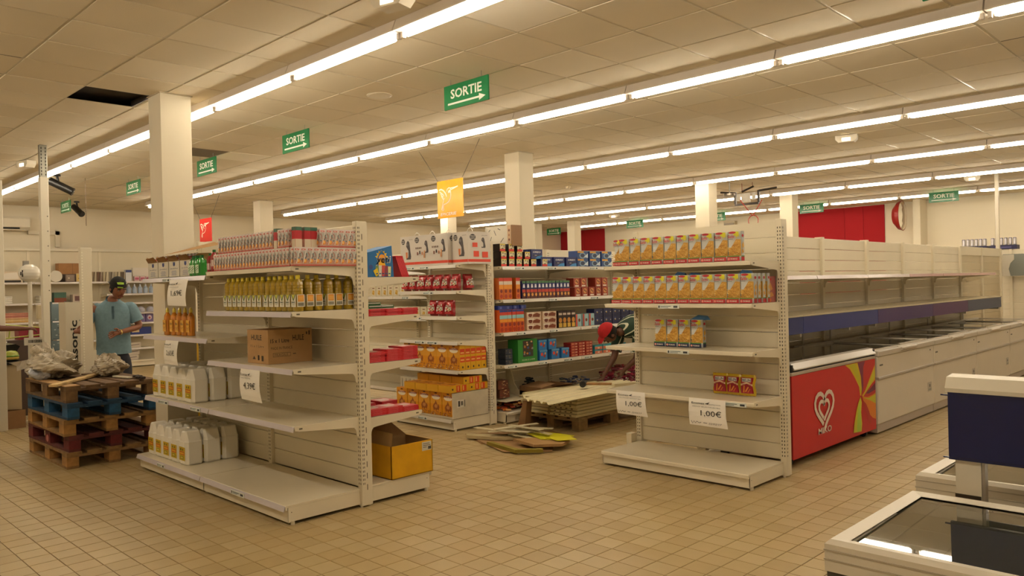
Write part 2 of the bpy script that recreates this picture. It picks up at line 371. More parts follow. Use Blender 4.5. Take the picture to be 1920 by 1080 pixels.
o = MB('plastic', 'd0c5ae').lathe([(.05,ZC-.001),(.05,ZC-.03),(.035,ZC-.06)], -9.6, 11.2, 12).build('smoke_detector'); tag(o, 'small round smoke detector between tube rows above the centre shelves', 'smoke detector')
def camera_(x, y, lb, rz, k=1.):
    r = empty('security_camera', lb, 'security camera', (x, y, ZC), rz, 'black bullet cameras')
    MB('plastic', '1c1a18').tube((0,0,0), (0,0,-.03), .05, n=12).tube((0,0,-.03), (.02,0,-.14), .018, n=8).build('bracket', r)
    MB('plastic', '161514').tube((-.10,0,-.10), (.2,-.02,-.26), .058, n=12).tube((.2,-.02,-.26), (.215,-.021,-.268), .062, n=12).build('housing', r)
    MB('gloss', '3a3a3c').tube((.214,-.021,-.2685), (.222,-.0215,-.273), .035, n=10).build('lens', r)
camera_(-13.2, 3.60, 'black bullet camera nearer the camera, pointing right-down', 1.1)
camera_(-16.75, 4.9, 'black bullet camera farther away beside the small SORTIE sign', .2)
for x, y, l, lb in ((-13.4, 4.05, .75, 'thin chain hanging from the ceiling right of the bullet camera'), (-13.0, 5.0, .8, 'thin rusty chain hanging left of the large pillar')):
    c = MB('metal', '6d5a48')
    for k in range(int(l/.03)): c.tube((x+.004*(k%2), y, ZC-.03*k), (x-.004*(k%2), y, ZC-.03*k-.026), .005, n=4)
    tag(c.build('chain'), lb, 'chain', 'hanging chains')
r = empty('ceiling_projector', 'dark metal spotlight frame with cables hanging beside the pillar near the centre right', 'lamp bracket', (-7.3, 13.7, ZC))
MB('metal', '3a3430').box(-.24,-.03,-.42,.24,.03,-.38).box(-.26,-.02,-.38,-.22,.02,-.16).box(.22,-.02,-.38,.26,.02,-.16).tube((-.24,0,-.17), (-.55,0,-.13), .02, n=5).tube((.24,0,-.17), (.6,0,-.15), .02, n=5).tube((-.1,0,-.16), (.14,0,-.08), .02, n=5).build('frame', r)
MB('plastic', 'b9b2a6').box(-.09,-.05,-.37,.09,-.03,-.2).box(-.19,-.04,-.33,-.12,-.02,-.2).box(.12,-.04,-.33,.19,-.02,-.2).build('lamp_head', r)
MB('rubber', '8a2a22').tube((-.1,0,0), (-.1,0,-.16), .006, n=4).tube((.12,0,0), (.12,0,-.1), .006, n=4).build('cable', r)
r = empty('cable_reel', 'small wire reel with a red cable loop on the pillar side', 'cable reel', (-7.27, 13.0, 3.1))
MB('metal', '6e655a').lathe([(.1,-.02),(.1,.02)], 0, 0, 14).tube((0,0,.02), (0,0,.27), .01, n=6).build('reel', r)
lp = MB('rubber', 'b43a30'); pts = [(.15, .1, -.1), (.3, .25, -.38)]+[(.3+.1*math.cos(t), .3, -.48+.1*math.sin(t)) for t in [PI/2+2*PI*i/10 for i in range(11)]]+[(.4, .45, -.1)]
for a, b in zip(pts, pts[1:]): lp.tube(a, b, .008, n=4)
lp.build('cable_loop', r)
# round safety mirror
r = empty('safety_mirror', 'round convex mirror with a red back, fixed to the narrow pilaster', 'mirror', (-6.62, 20.0, 3.0), 1.62)
m = MB('plastic', '8f1c18'); m.T = Matrix.Rotation(PI/2, 4, 'X') @ Matrix.Rotation(0, 4, 'Z')
m.lathe([(.02,-.22),(.2,-.19),(.33,-.09),(.36,0)], 0, 0, 24); m.T = m.T; m.build('back_shell', r)
m = MB('mirror', 'ffffff'); m.T = Matrix.Rotation(PI/2, 4, 'X'); m.lathe([(.345,.002),(.22,.03),(.02,.045)], 0, 0, 24); m.build('mirror_glass', r)
MB('metal', '333333').tube((0,.1,0), (.25,.3,.05), .02, n=6).build('arm', r)
# back wall details
o = MB('plastic', 'b7a98c').box(-11.7, 20.55, 2.9, -11.35, 20.7, 3.25).box(-11.68, 20.53, 3.0, -11.37, 20.55, 3.2, '8d8270').build('wall_vent'); tag(o, 'grey louvred box high on the back wall behind the centre right pillars', 'vent')
# ================================================================ SHELVING
CR = 'e2d8c0'; CR2 = 'd5c9ab'; RAILC = 'cdc6cd'
_brk = {}
def bracket_me(d, t=.0035, drop=.13):
    k = round(d, 3)
    if k in _brk: return _brk[k]
    s = 1 if d > 0 else -1; D = abs(d)
    pts = [(0,.001),(D,.001),(D+.004,-.008),(D-.004,-.026),(D-.03,-.034)]
    pts += [(D*.3,-.060),(D*.14,-.066)]+[(.045-.03*math.sin(a), -.068-.055*(1-math.cos(a))) for a in (.3,.8,1.2,1.57)]+[(.010,-.135),(0,-.135)]
    m = MB('paint', CR); q = [(s*y, z) for y, z in pts]; q = q if s < 0 else q[::-1]
    m.prism(q, 'x', -t, t)
    for sx in (1, -1): m.add([(sx*(t+.0006), s*(D-.055), -.012),(sx*(t+.0006), s*(D-.030), -.012),(sx*(t+.0006), s*(D-.030), -.022),(sx*(t+.0006), s*(D-.055), -.022)], [(0,1,2,3)], '6b6250')
    _brk[k] = m.mesh('bracket'); return _brk[k]
def shelf(root, xa, xb, yb, yf, z, rail=None, tags=(), name='shelf', ends=True):
    s = -1 if yf < yb else 1
    pts = [(yb, z), (yf-s*.006, z), (yf, z-.006), (yf, z-.030), (yf-s*.014, z-.030), (yf-s*.014, z-.014), (yb, z-.014)]
    sh = MB('deck', CR).prism(pts if s < 0 else pts[::-1], 'x', xa+.004, xb-.004).build(name, root)
    if ends:
        me = bracket_me(yf-yb)
        for x in (xa+.004, xb-.004): inst('bracket', me, sh, (x, yb, z))
    if rail:
        q = [(yf+s*.001, z-.001), (yf+s*.004, z-.001), (yf+s*.013, z-.036), (yf+s*.010, z-.037)]
        MB('gloss', rail).prism(q if s < 0 else q[::-1], 'x', xa+.006, xb-.006).build('price_rail', sh)
    for x0, x1 in tags:
        y = yf+s*(.016 if rail else .003); t = MB('print', 'dfe3dc').box(x0, min(y, y-s*.003), z-.038, x1, max(y, y-s*.003), z-.008)
        if s < 0: t.art((x0, y, z-.038), (1,0,0), (0,0,1), x1-x0, .03, [('r',.03,.2,.1,.8,'333333'),('r',.13,.55,.62,.72,'667'+'777'),('r',.13,.25,.5,.4,'7a8a8a'),('r',.74,.25,.93,.75,'3a3f45')])
        t.build('price_tag', sh)
    return sh
_slat = {}
def slat_me(L, h, c=CR, th=.03):
    k = (round(L, 3), h, c)
    if k not in _slat:
        t = th/2; pts = [(-t+.004,0),(t-.004,0),(t,.005),(t,h-.007),(t-.003,h-.004),(t-.006,h-.004),(-t+.006,h-.004),(-t+.003,h-.004),(-t,h-.007),(-t,.005)]
        _slat[k] = MB('paint', c).prism(pts, 'x', 0, L).mesh('back_panel')
    return _slat[k]
def slots(m, x, y, z0, z1, nx, kind='pair'):      # rack slots as dark recess plates on a post face
    z = z0
    while z < z1:
        if kind == 'pair':
            for dx in (-.012, .008): m.add([(x+dx, y, z),(x+dx+.007, y, z),(x+dx+.007, y, z+.014),(x+dx, y, z+.014)], [(0,1,2,3)] if nx < 0 else [(3,2,1,0)], '4a4032')
            z += .0285
        else:
            m.add([(x, y-.003, z),(x, y+.003, z),(x, y+.003, z+.04),(x, y-.003, z+.04)], [(0,1,2,3)], '5a4f3c'); z += .08
def post(root, x, H, D=.09, W=.05, y=0, slot='f', z0=.0):
    p = MB('paint', CR).bbox(x-W/2, y-D/2, z0+.012, x+W/2, y+D/2, H, .003).tube((x,y-D/2+.012,0), (x,y-D/2+.012,z0+.02), .012, n=6).tube((x,y+D/2-.012,0), (x,y+D/2-.012,z0+.02), .012, n=6).build('post', root)
    m = MB('dull', '4a4032')
    if 'f' in slot: slots(m, x, y-D/2-.0007, z0+.16, H-.05, -1)
    if 'b' in slot: slots(m, x, y+D/2+.0007, z0+.16, H-.05, 1)
    if 'e' in slot: slots(m, x+W/2+.0007, y, .12, H-.06, 1, 'dash')
    if 'E' in slot:
        for dy in (-D/2+.010, -D/2+.021):
            z = .16
            while z < H-.05: m.add([(x+W/2+.0007,y+dy,z),(x+W/2+.0007,y+dy+.005,z),(x+W/2+.0007,y+dy+.005,z+.014),(x+W/2+.0007,y+dy,z+.014)], [(0,1,2,3)], '4a4032'); z += .0285
    if m.f: o = m.build('rack_slots', p); o['kind'] = 'stuff'
    return p
def base(root, xa, xb, yf, z=.13, rail=None, tags=(), yb=0):
    s = -1 if yf < yb else 1
    sh = shelf(root, xa, xb, yb+s*.03, yf, z, rail, tags, 'base_shelf', False)
    y1 = yf-s*.02
    MB('paint', CR).box(xa+.004, min(y1, y1-s*.012), .018, xb-.004, max(y1, y1-s*.012), z-.03).build('kick_plate', sh)
    for x in (xa+.004, xb-.0095):
        MB('paint', CR).prism([(yb, .022), (y1, .022), (y1, z-.015), (yb, z-.015)] if s > 0 else [(y1, .022), (yb, .022), (yb, z-.015), (y1, z-.015)], 'x', x, x+.006).add([(x+.0066, y1-s*.02, z-.05),(x+.0066, y1-s*.026, z-.05),(x+.0066, y1-s*.026, z-.044),(x+.0066, y1-s*.02, z-.044)], [(0,1,2,3)], '554a38').build('side_plate', sh)
        MB('plastic', 'cfc4a8').tube((x+.003, y1-s*.03, 0), (x+.003, y1-s*.03, .024), .014, n=8).build('foot', sh)
    return sh
def panels(root, xa, xb, H, z0=.13, h=.124, y=0, c=CR, top=True):
    me = slat_me(xb-xa-.05, h, c); z = z0
    while z+h < H+.001: inst('back_panel', me, root, (xa+.025, y, z)); z += h
    if top and H-z > .02: MB('paint', c).box(xa+.025, y-.017, z, xb-.025, y+.017, H).build('top_panel', root)
# ---- nearest gondola: two bays, double sided
G1 = empty('shelving_unit', 'nearest cream metal gondola with juice, oil and canisters on its long side', 'shelving', (-4.665, 3.18, 0), 0, None)
b = [0, -1.285, -2.58]
for i, x in enumerate(b): post(G1, x, 2.01, slot='fbeE' if i == 0 else 'fb')
panels(G1, b[1], b[0], 2.01); panels(G1, b[2], b[1], 1.99)
F = -.54
for z in (1.693, 1.392, 1.012, .635): shelf(G1, b[1], b[0], -.045, F, z, RAILC if z < 1.6 else None)
for z in (1.668, 1.175): shelf(G1, b[2], b[1], -.045, F, z, RAILC, tags=((-2.1, -1.95),) if z > 1.6 else ())
shelf(G1, b[2], b[1], -.045, F, .635, RAILC, tags=((-2.25, -2.05), (-1.6, -1.42)))
base(G1, b[1], b[0], -.62, .13, RAILC, tags=((-.75, -.55),)); base(G1, b[2], b[1], -.62, .13, RAILC, tags=((-2.1, -1.95),))
for k in (0, 1):
    for z in (1.615, 1.335, 1.0, .615): shelf(G1, b[k+1], b[k], .045, .52, z)
    base(G1, b[k+1], b[k], .60, .14)
# ---- gondola end with coffee machines
G3 = empty('shelving_unit', 'cream end-of-aisle shelving with boxed coffee machines on top, in the middle', 'shelving', (-6.315, 6.0, 0), 0, None)
post(G3, 0, 2.03, slot='feE'); post(G3, -1.02, 2.0, slot='f'); panels(G3, -1.02, 0, 2.0)
for z, tg in ((1.775, ((-.85,-.7),(-.6,-.45))), (1.495, ((-.55,-.38),)), (1.215, ((-.75,-.6),)), (.945, ((-.72,-.55),(-.5,-.33))), (.635, ())): shelf(G3, -1.02, 0, -.05, -.48, z, 'cfc8bc', tg)
base(G3, -1.02, 0, -.59, .13, 'cfc8bc', ((-.55,-.4),))
# ---- gondola beyond it with tea boxes
G3b = empty('shelving_unit', 'cream shelving with small pale boxes, seen through the gap left of the coffee machines', 'shelving', (-7.40, 6.42, 0))
for x in (0, -.69, -2.0): post(G3b, x, 2.0, slot='f')
panels(G3b, -.69, 0, 2.0); panels(G3b, -2.0, -.69, 2.0)
for xa, xb in ((-.69, 0), (-2.0, -.69)):
    for z in (1.735, 1.435, 1.165, .6, .27): shelf(G3b, xa, xb, -.05, -.42, z, 'cfc8bc', ((xa+.2, xa+.33),))
# ---- biscuit aisle, seen obliquely
G4 = empty('shelving_unit', 'long cream gondola packed with biscuit packs in the aisle behind the coffee machines', 'shelving', (-6.76, 6.09, 0), PI/2)
pp = [0, 1.33, 2.66, 3.99, 5.32, 6.65]
for x in pp: post(G4, x, 1.98, slot='f')
for a, c in zip(pp, pp[1:]):
    panels(G4, a, c, 1.98)
    for z in (1.75, 1.38, 1.012, .65): shelf(G4, a, c, -.045, -.55, z, 'cfc8bc', ((a+.2, a+.35), (a+.75, a+.9)) if z > .7 else ((a+.05,a+.2), (a+.55, a+.7), (a+1.0, a+1.15)))
    base(G4, a, c, -.59, .13)
# ---- right gondola end with snack cartons
G2 = empty('shelving_unit', 'cream end-of-aisle shelving with yellow snack cartons, left of the red ice cream freezer', 'shelving', (-2.815, 5.81, 0), 0, None)
post(G2, 0, 2.0, .085, slot='fE'); post(G2, -1.36, 1.985, .085, slot='f'); panels(G2, -1.36, 0, 1.985)
for z, tg in ((1.675, ()), (1.358, ((-.82,-.62),)), (1.0, ((-.74,-.54),)), (.628, ((-.26,-.06),))): shelf(G2, -1.36, 0, -.045, -.49, z, None, tg)
base(G2, -1.36, 0, -.59, .12)
MB('paint', CR).box(-1.44, -.12, .0, -1.385, -.04, .19).build('end_block', G2)
# ---- freezer aisle spine: empty white back panels
G5 = empty('shelving_unit', 'long empty white panelled gondola above the row of chest freezers', 'shelving', (-3.8, 6.22, 0), PI/2)
ps = [0, 1.27, 2.56, 3.87, 5.15, 6.41, 7.75, 8.97, 10.2]
for i, x in enumerate(ps): post(G5, x, 2.0, .09, .06, slot='f' if i < 2 else '')
for k, (a, c) in enumerate(zip(ps, ps[1:])):
    panels(G5, a, c, 2.0-(.12 if k in (0, 6, 7) else 0), c='e0d6c0' if k < 6 else 'cdbf9f', top=False)
    if k in (0, 6, 7): MB('paint', CR).box(a+.03, -.03, 1.86, c-.03, .02, 2.0).build('top_panel', G5)
    if k < 6: shelf(G5, a, c, -.045, -.52, 1.565, 'c9b8b4' if k < 3 else 'b98d8c', name='shelf')
MB('paint', 'c9bb9b').prism([(-.5,1.55),(-.02,1.55),(-.02,1.42),(-.3,1.49),(-.5,1.53)], 'x', ps[6]+.35, ps[6]+.36).build('loose_bracket', G5)
# back right wall shelving
G6 = empty('shelving_unit', 'cream panelled shelving across the far right, beyond the tall white pole', 'shelving', (-3.72, 16.95, 0))
for x in (-1.33, 0, 1.33, 2.66): post(G6, x, 2.0, slot='')
panels(G6, -1.33, 0, 2.0)
panels(G6, 0, 1.33, 2.0); panels(G6, 1.33, 2.66, 2.0)
m = MB('dull', '4a4032')
for i in range(3):
    for j in range(2): m.box(.28+i*.09, -.0165, 1.62+j*.08, .295+i*.09, -.0155, 1.645+j*.08)
m.build('rack_slots', G6)
o = MB('paint', 'd9d0bd').bbox(-3.87, 16.53, 0, -3.81, 16.59, ZC-.002, .004).build('tall_post'); tag(o, 'tall white metal pole reaching the ceiling near the right edge', 'post')
r = empty('dispenser', 'grey rounded plastic dispenser fixed to the tall pole at the right', 'dispenser', (-3.75, 16.76, 1.70))
MB('plastic', '7d8078').prism([(-.02,-.2),(.30,-.2),(.35,-.15),(.35,.15),(.30,.2),(-.02,.2)], 'y', -.18, 0).build('housing', r)
MB('plastic', 'c9c2b2').prism([(-.06,-.2),(.10,-.2),(.07,-.07),(.10,.03),(.16,.1),(.16,.19),(-.06,.19)], 'y', -.2, -.181).build('front_cover', r)
# ================================================================ FREEZERS
def chest(y0, y1, lb, grp):      # white chest freezer facing +x
    L = y1-y0; r = empty('chest_freezer', lb, 'freezer', (-3.71, y0, 0), 0, grp)
    W = .84
    MB('paint', 'dcd3c4').bbox(0, .006, .10, W, L-.006, .54, .01).build('body', r)
    MB('paint', 'dcd3c4').bbox(.0, .006, .55, W, L-.006, .76, .008).build('upper_body', r)
    MB('plastic', 'b9aca0').box(.03, .006, .018, W-.015, L-.006, .1).build('plinth', r)
    MB('plastic', 'b1a79c').bbox(.02, .004, .535, W+.012, L-.004, .560, .004).build('trim_strip', r)
    rim = MB('plastic', 'c9c0b2'); z0, z1 = .76, .815
    rim.bbox(W-.07, 0, z0, W+.015, L, z1, .008).bbox(0, 0, z0, .06, L, z1+.02, .006).box(.06, 0, z0, W-.07, .05, z1+.01).box(.06, L-.05, z0, W-.07, L, z1+.01).build('rim', r)
    MB('dull', '3a3538').box(.06, .05, .45, W-.07, L-.05, .5).add([(.06,.05,.5),(W-.07,.05,.5),(W-.07,.05,.77),(.06,.05,.77)], [(0,1,2,3)], '55504e').build('liner', r)
    for a in (0, 1):
        yy = .05+a*(L-.1)/2; l2 = (L-.1)/2+.02*(1-a)
        gl = MB('glass').box(.055, yy, z1-.012+.012*a, W-.075, yy+l2, z1-.004+.012*a).build('glass_lid', r)
        f = MB('plastic', 'd2c8b8'); f.box(.05, yy, z1-.014+.012*a, .07, yy+l2, z1+.004+.012*a).box(W-.09, yy, z1-.014+.012*a, W-.072, yy+l2, z1+.004+.012*a).box(.05, yy+l2-.02, z1-.014+.012*a, W-.072, yy+l2, z1+.004+.012*a).build('lid_frame', gl)
    MB('plastic', 'c4b8a6').prism([(W+.012,.775),(W+.04,.79),(W+.04,.805),(W-.02,.822),(W-.02,.80)], 'y', L*.36, L*.62).build('handle', r)
    MB('print', 'b8b2a8').box(W, L-.22, .26, W+.003, L-.10, .36).art((W+.003, L-.22, .26), (0,1,0), (0,0,1), .12, .1, [('c',.5,.62,.16,'222222',8),('r',.15,.1,.85,.3,'8a8a84')]).build('dial_plate', r)
    MB('print', '55504a').box(W, .06, .665, W+.002, .14, .68).build('badge', r)
    MB('print', '333333').tube((W,L-.12,.715), (W+.004,L-.12,.715), .008, n=8).build('lock', r)
edges = [7.885, 9.565, 11.25, 12.90, 14.5]
for k, (a, c) in enumerate(zip(edges, edges[1:])):
    chest(a, c, ['white chest freezer right next to the red ice cream freezer', 'second white chest freezer from the red one', 'third white chest freezer from the red one', 'farthest white chest freezer of the row at the right edge'][k], 'row of white chest freezers')
# red ice cream freezer
MK = empty('ice_cream_freezer', 'red ice cream chest freezer with a white double heart emblem', 'freezer', (-3.60, 6.07, 0))
L = 1.78; W = .72
MB('paint', '8d1a1c').bbox(0, 0, .075, W-.004, L, .76, .004).build('body', MK)
pn = MB('print', 'c4151f').box(W-.004, .0, .07, W, L, .745)
def P2(pts): return [(a, b) for a, b in pts]
ctr = (.795, .52)
sw = [('p', [(.60,1),(.66,.93),(.72,.80),(.775,.66),(.785,.54),(.80,.53),(.815,.66),(.80,.80),(.775,.92),(.76,1)], 'd9b818'), ('p', [(.63,1),(.69,.93),(.74,.8),(.785,.62),(.79,.54),(.80,.66),(.785,.80),(.755,.92),(.72,1)], 'c7c01e'),
      ('p', [(.76,1),(.775,.92),(.80,.8),(.81,.6),(.815,.56),(.83,.66),(.83,.8),(.835,.92),(.86,1)], '7a1a4a'),
      ('p', [(1,.92),(.96,.84),(.90,.70),(.85,.58),(.81,.53),(.82,.50),(.88,.58),(.95,.66),(1,.70)], 'd8a81c'), ('p', [(1,.88),(.95,.78),(.89,.65),(.83,.53),(.90,.61),(1,.74)], 'c9c622'),
      ('p', [(1,.66),(.93,.60),(.86,.545),(.90,.53),(1,.56)], '6a1440'),
      ('p', [(.81,.52),(.88,.49),(.95,.50),(1,.52),(1,.14),(.95,.17),(.89,.26),(.84,.38)], 'dc7a18'), ('p', [(.82,.50),(.90,.47),(1,.50),(1,.36),(.93,.42),(.86,.47)], 'c8c020'), ('p', [(.80,.49),(.83,.36),(.87,.24),(.90,.10),(.93,.12),(.90,.28),(.86,.40)], 'b8201c'),
      ('p', [(.785,.52),(.76,.46),(.73,.36),(.70,.20),(.685,.06),(.79,.04),(.80,.14),(.79,.30),(.80,.44)], 'c9c31e'), ('p', [(.775,.47),(.755,.38),(.735,.22),(.73,.05),(.78,.045),(.785,.20),(.78,.34)], 'a8c83a')]
def heart(cx, cy, sc, w, c, n=26, gap=False):
    pts = []
    for i in range(n+1):
        t = PI+2*PI*i/n if not gap else PI+.55+(2*PI-.55)*i/n
        x = 16*math.sin(t)**3; y = 13*math.cos(t)-5*math.cos(2*t)-2*math.cos(3*t)-math.cos(4*t); pts.append((cx+x*sc, cy+y*sc*2.45))
    return ('s', pts, w, c)
hc = 'e8d8cc'
it = sw+[heart(.34, .52, .0066, .021, hc, gap=True), heart(.335, .505, .0036, .018, hc, gap=True), ('t', 'MIKO', .265, .20, .075, hc, .15, True)]
pn.art((W, 0, .07), (0,1,0), (0,0,1), L, .675, it); pn.build('printed_panel', MK)
MB('plastic', 'b3a594').bbox(W-.05, -.005, .748, W+.004, L+.005, .775, .004).box(0, -.005, .75, .04, L+.005, .80).build('upper_trim', MK)
MB('dull', '15141a').box(.03, .02, .76, W-.05, L-.02, .79).build('liner', MK)
ec = MB('rubber', '1c1a1c').box(.02, .0, .775, W, .03, .835).build('end_cap', MK); inst('end_cap', ec.data, MK, (0, L-.03, 0))
MB('gloss', 'bfb7ab').prism([(W-.07,.79),(W+.012,.79),(W+.012,.80),(W-.02,.845),(W-.07,.85)], 'y', .03, L-.002).build('front_rail', MK)
MB('glass').box(.04, .03, .835, W-.05, L-.03, .842).build('glass_lid', MK)
for x in (.06, W-.08):
    for y in (.08, L-.12): MB('rubber', '2b2826').tube((x, y-.014, .036), (x, y+.014, .036), .036, n=12).box(x-.02, y-.02, .05, x+.02, y+.02, .076, '6e675e', 'metal').build('caster', MK)
# blue fascia shelf standing on the freezer row
FZ = empty('freezer_canopy', 'long blue fascia on short white legs above the freezer row, violet glare painted in', 'canopy', (0, 0, 0))
seg = [(6.22, 7.02, '232f70'), (7.02, 8.86, '27327a'), (8.86, 10.7, '3c2064'), (10.7, 12.2, '4c2058'), (12.2, 13.95, '3e4660')]  # violet and purple of the middle lengths is glare painted into the blue
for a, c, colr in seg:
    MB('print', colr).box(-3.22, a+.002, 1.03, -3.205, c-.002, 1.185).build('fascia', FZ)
    MB('deck', 'cbbfa4').box(-3.70, a+.002, 1.186, -3.20, c-.002, 1.20).build('top_board', FZ)
for y in (7.02, 8.15, 8.86, 10.7, 12.2, 13.9): MB('paint', 'd8d0c0').box(-3.735, y-.02, .0, -3.718, y+.02, 1.0).box(-3.735, y-.02, 1.0, -3.23, y+.02, 1.03).build('leg', FZ)
# ---- foreground island: two open-top glass freezers back to back with a blue fascia between
def glassfreezer(x0, y0, x1, y1, zt, lb):
    r = empty('glass_top_freezer', lb, 'freezer', (x0, y0, 0)); A = x1-x0; B = y1-y0
    MB('paint', 'd6cdbd').bbox(.012, .012, .02, A-.012, B-.012, zt-.085, .01).build('body', r)
    t = .05; m = MB('plastic', 'd9d0be')
    z0 = zt-.085
    for (a0, b0, a1, b1) in ((0,0,A,t),(0,B-t,A,B),(0,t,t,B-t),(A-t,t,A,B-t)): m.box(a0, b0, z0, a1, b1, zt-.012)
    o_ = .012; inn = t
    m.add([(0,0,zt-.012),(A,0,zt-.012),(A,B,zt-.012),(0,B,zt-.012),(o_,o_,zt),(A-o_,o_,zt),(A-o_,B-o_,zt),(o_,B-o_,zt),(inn,inn,zt-.006),(A-inn,inn,zt-.006),(A-inn,B-inn,zt-.006),(inn,B-inn,zt-.006)],
          [(0,1,5,4),(1,2,6,5),(2,3,7,6),(3,0,4,7),(4,5,9,8),(5,6,10,9),(6,7,11,10),(7,4,8,11)]); m.build('rim', r)
    g2 = MB('plastic', 'b3a996')
    for z in (zt-.030, zt-.055): g2.box(-.002, -.002, z, A+.002, B+.002, z+.004)
    g2.build('rim_groove', r)
    MB('rubber', '4a453c').box(.004, .004, zt-.1, A-.004, B-.004, zt-.086).build('gasket', r)
    li = MB('dull', 'a79c86'); i = t-.004; zb = .22
    li.add([(i,i,zt-.02),(A-i,i,zt-.02),(A-i,B-i,zt-.02),(i,B-i,zt-.02),(i,i,zt-.084),(A-i,i,zt-.084),(A-i,B-i,zt-.084),(i,B-i,zt-.084)],
           [(4,5,1,0),(5,6,2,1),(6,7,3,2),(7,4,0,3)], '857b6a'); li.build('liner', r)
    MB('wall', '9a8f7c').box(i, i, zt-.0835, A-i, B-i, zt-.082).build('basket_floor', r)
    for (xa, xb, zz) in ((t-.006, A*.56, zt-.016), (A*.54, A-t+.006, zt-.011)):
        ya, yb = t-.006, B-t+.006; k_ = .011*(yb-ya)
        MB('glass').add([(xa,ya,zz),(xb,ya,zz),(xb,yb,zz+k_),(xa,yb,zz+k_)], [(0,1,2,3)]).build('glass_lid', r)
    MB('rubber', '3a352e').tube((-.004,.05,z0+.03), (.0,.05,z0+.03), .007, n=8).build('screw', r)
    return r
glassfreezer(-.905, 2.08, 1.0, 2.75, .83, 'glass-topped white island freezer in the bottom right corner')
glassfreezer(-.97, 3.005, 1.0, 3.68, .83, 'glass-topped white freezer behind the dark blue panel at the right edge')
CN = empty('freezer_canopy', 'dark blue panel with white cap on posts between the two foreground freezers', 'canopy', (0, 0, 0))
MB('gloss', '121a4e').box(-.815, 2.848, .925, 1.0, 2.862, 1.147).box(-.835, 2.842, 1.135, 1.0, 2.848, 1.139).box(-.83, 2.842, .93, 1.0, 2.848, .934).build('fascia', CN)
MB('paint', 'd9d0bc').prism([(2.842,1.147),(2.842,1.160),(2.865,1.195),(2.93,1.20),(2.93,1.147)], 'x', -.822, 1.0).build('cap', CN)
MB('gloss', '121a4e').box(-.815, 2.922, .925, 1.0, 2.93, 1.147).build('fascia', CN)
for x in (-.80, .6):
    MB('paint', 'd4cbb8').box(x, 2.863, 0, x+.075, 2.918, 1.146).build('post', CN)
    MB('metal', 'a7a097').box(x+.0755, 2.868, .4, x+.085, 2.90, 1.146).box(x-.002, 2.8615, .80, x+.074, 2.8625, .812, '4a4238').build('post_bracket', CN)
# ================================================================ GOODS
def boxp(name, w, d, h, col, front=(), side=(), top=(), mat='print', left=(), b=.0):      # printed carton: x centred, front at y=0 facing -y, side facing +x
    m = MB(mat, col); m.box(-w/2, 0, 0, w/2, d, h)
    if front: m.art((-w/2, 0, 0), (1,0,0), (0,0,1), w, h, front)
    if side: m.art((w/2, 0, 0), (0,1,0), (0,0,1), d, h, side)
    if left: m.art((-w/2, d, 0), (0,-1,0), (0,0,1), d, h, left)
    if top: m.art((-w/2, 0, h), (1,0,0), (0,1,0), w, d, top)
    return m.build(name)
R = random.Random(3)
def blobs(n, x0, y0, x1, y1, cols, rx=.05, asp=1., n_=6):
    return [('c', R.uniform(x0, x1), R.uniform(y0, y1), R.uniform(.6, 1.1)*rx, R.choice(cols), n_, R.uniform(.6, 1.1)*rx*asp) for _ in range(n)]
def sticks(n, x0, y0, x1, y1, cols, l=.12, w=.03):
    o = []
    for _ in range(n):
        a = R.uniform(0, PI); cx_, cy_ = R.uniform(x0, x1), R.uniform(y0, y1); o.append(('s', [(cx_-l*math.cos(a), cy_-l*.5*math.sin(a)), (cx_+l*math.cos(a), cy_+l*.5*math.sin(a))], w, R.choice(cols)))
    return o
# ---- juice cartons (small, with straw)
jf = [('r',0,0,1,.08,'c4584a'),('r',0,.10,1,.3,'d9a890'),('r',0,.76,1,1,'dcd2cc'),('r',.15,.82,.85,.92,'c4504a'),('r',0,.50,1,.76,'c9c8c0')]+blobs(12,.1,.35,.9,.76,['6f9aa0','8fa099','77827f','b8857a'],.13,.4)+[('c',.55,.27,.30,'e8923a',10,.12),('c',.55,.27,.18,'f3c070',8,.07),('s',[(.25,.14),(.8,.86)],.11,'f2ece6'),('t','ACE',.14,.82,.09,'f6e6dc',.7,True)]
JK = boxp('juice_carton', .0445, .049, .125, 'cdbdb4', jf, jf)
JK2 = boxp('juice_carton', .0445, .049, .135, 'c4333a', [('r',0,.45,1,.8,'b8242c'),('r',0,.82,1,1,'3d6a55'),('r',0,.0,1,.40,'d9c9b0')], [('r',0,.45,1,.8,'b8242c'),('r',0,.82,1,1,'3d6a55'),('r',0,.0,1,.40,'d9c9b0')])
J1, J2 = Kind(JK), Kind(JK2)
SZ = 1.693; n = 24
for i in range(n): J1.place(-5.82+i*.0473, 2.655, SZ, 0, 'juice carton, lower row facing the aisle, '+nth(i, n+1), 'carton', 'juice cartons, lower long row')
for i in range(10): J1.place(-4.672, 2.655+i*.0485, SZ, 0, 'juice carton, lower row at the rack end, '+nth(i, 10), 'carton', 'juice cartons, lower row at the rack end')
n = 17
for i in range(n): J1.place(-5.75+i*.0495, 2.66, SZ+.126, 0, 'juice carton, upper row facing the aisle, '+nth(i, n), 'carton', 'juice cartons, upper long row')
J2.place(-4.90, 2.66, SZ+.126, 0, 'red juice carton with a dark top breaking the upper row', 'carton')
for i in range(3): J1.place(-4.845+i*.047, 2.66, SZ+.126, 0, 'juice carton right of the red one, upper row, '+nth(i, 3), 'carton', 'three juice cartons right of the red one')
J2.place(-4.695, 2.68, SZ+.126, 0, 'red juice carton at the end of the upper row', 'carton')
J2.place(-4.70, 2.75, SZ+.126, 0, 'red juice carton left of the straw cartons at the rack end', 'carton')
J2.place(-4.70, 2.80, SZ+.126, 0, 'second red juice carton left of the straw cartons', 'carton')
for i in range(5): J1.place(-4.672, 2.85+i*.05, SZ+.126, 0, 'juice carton with straw, upper row at the rack end, '+nth(i, 5), 'carton', 'juice cartons, upper row at the rack end')
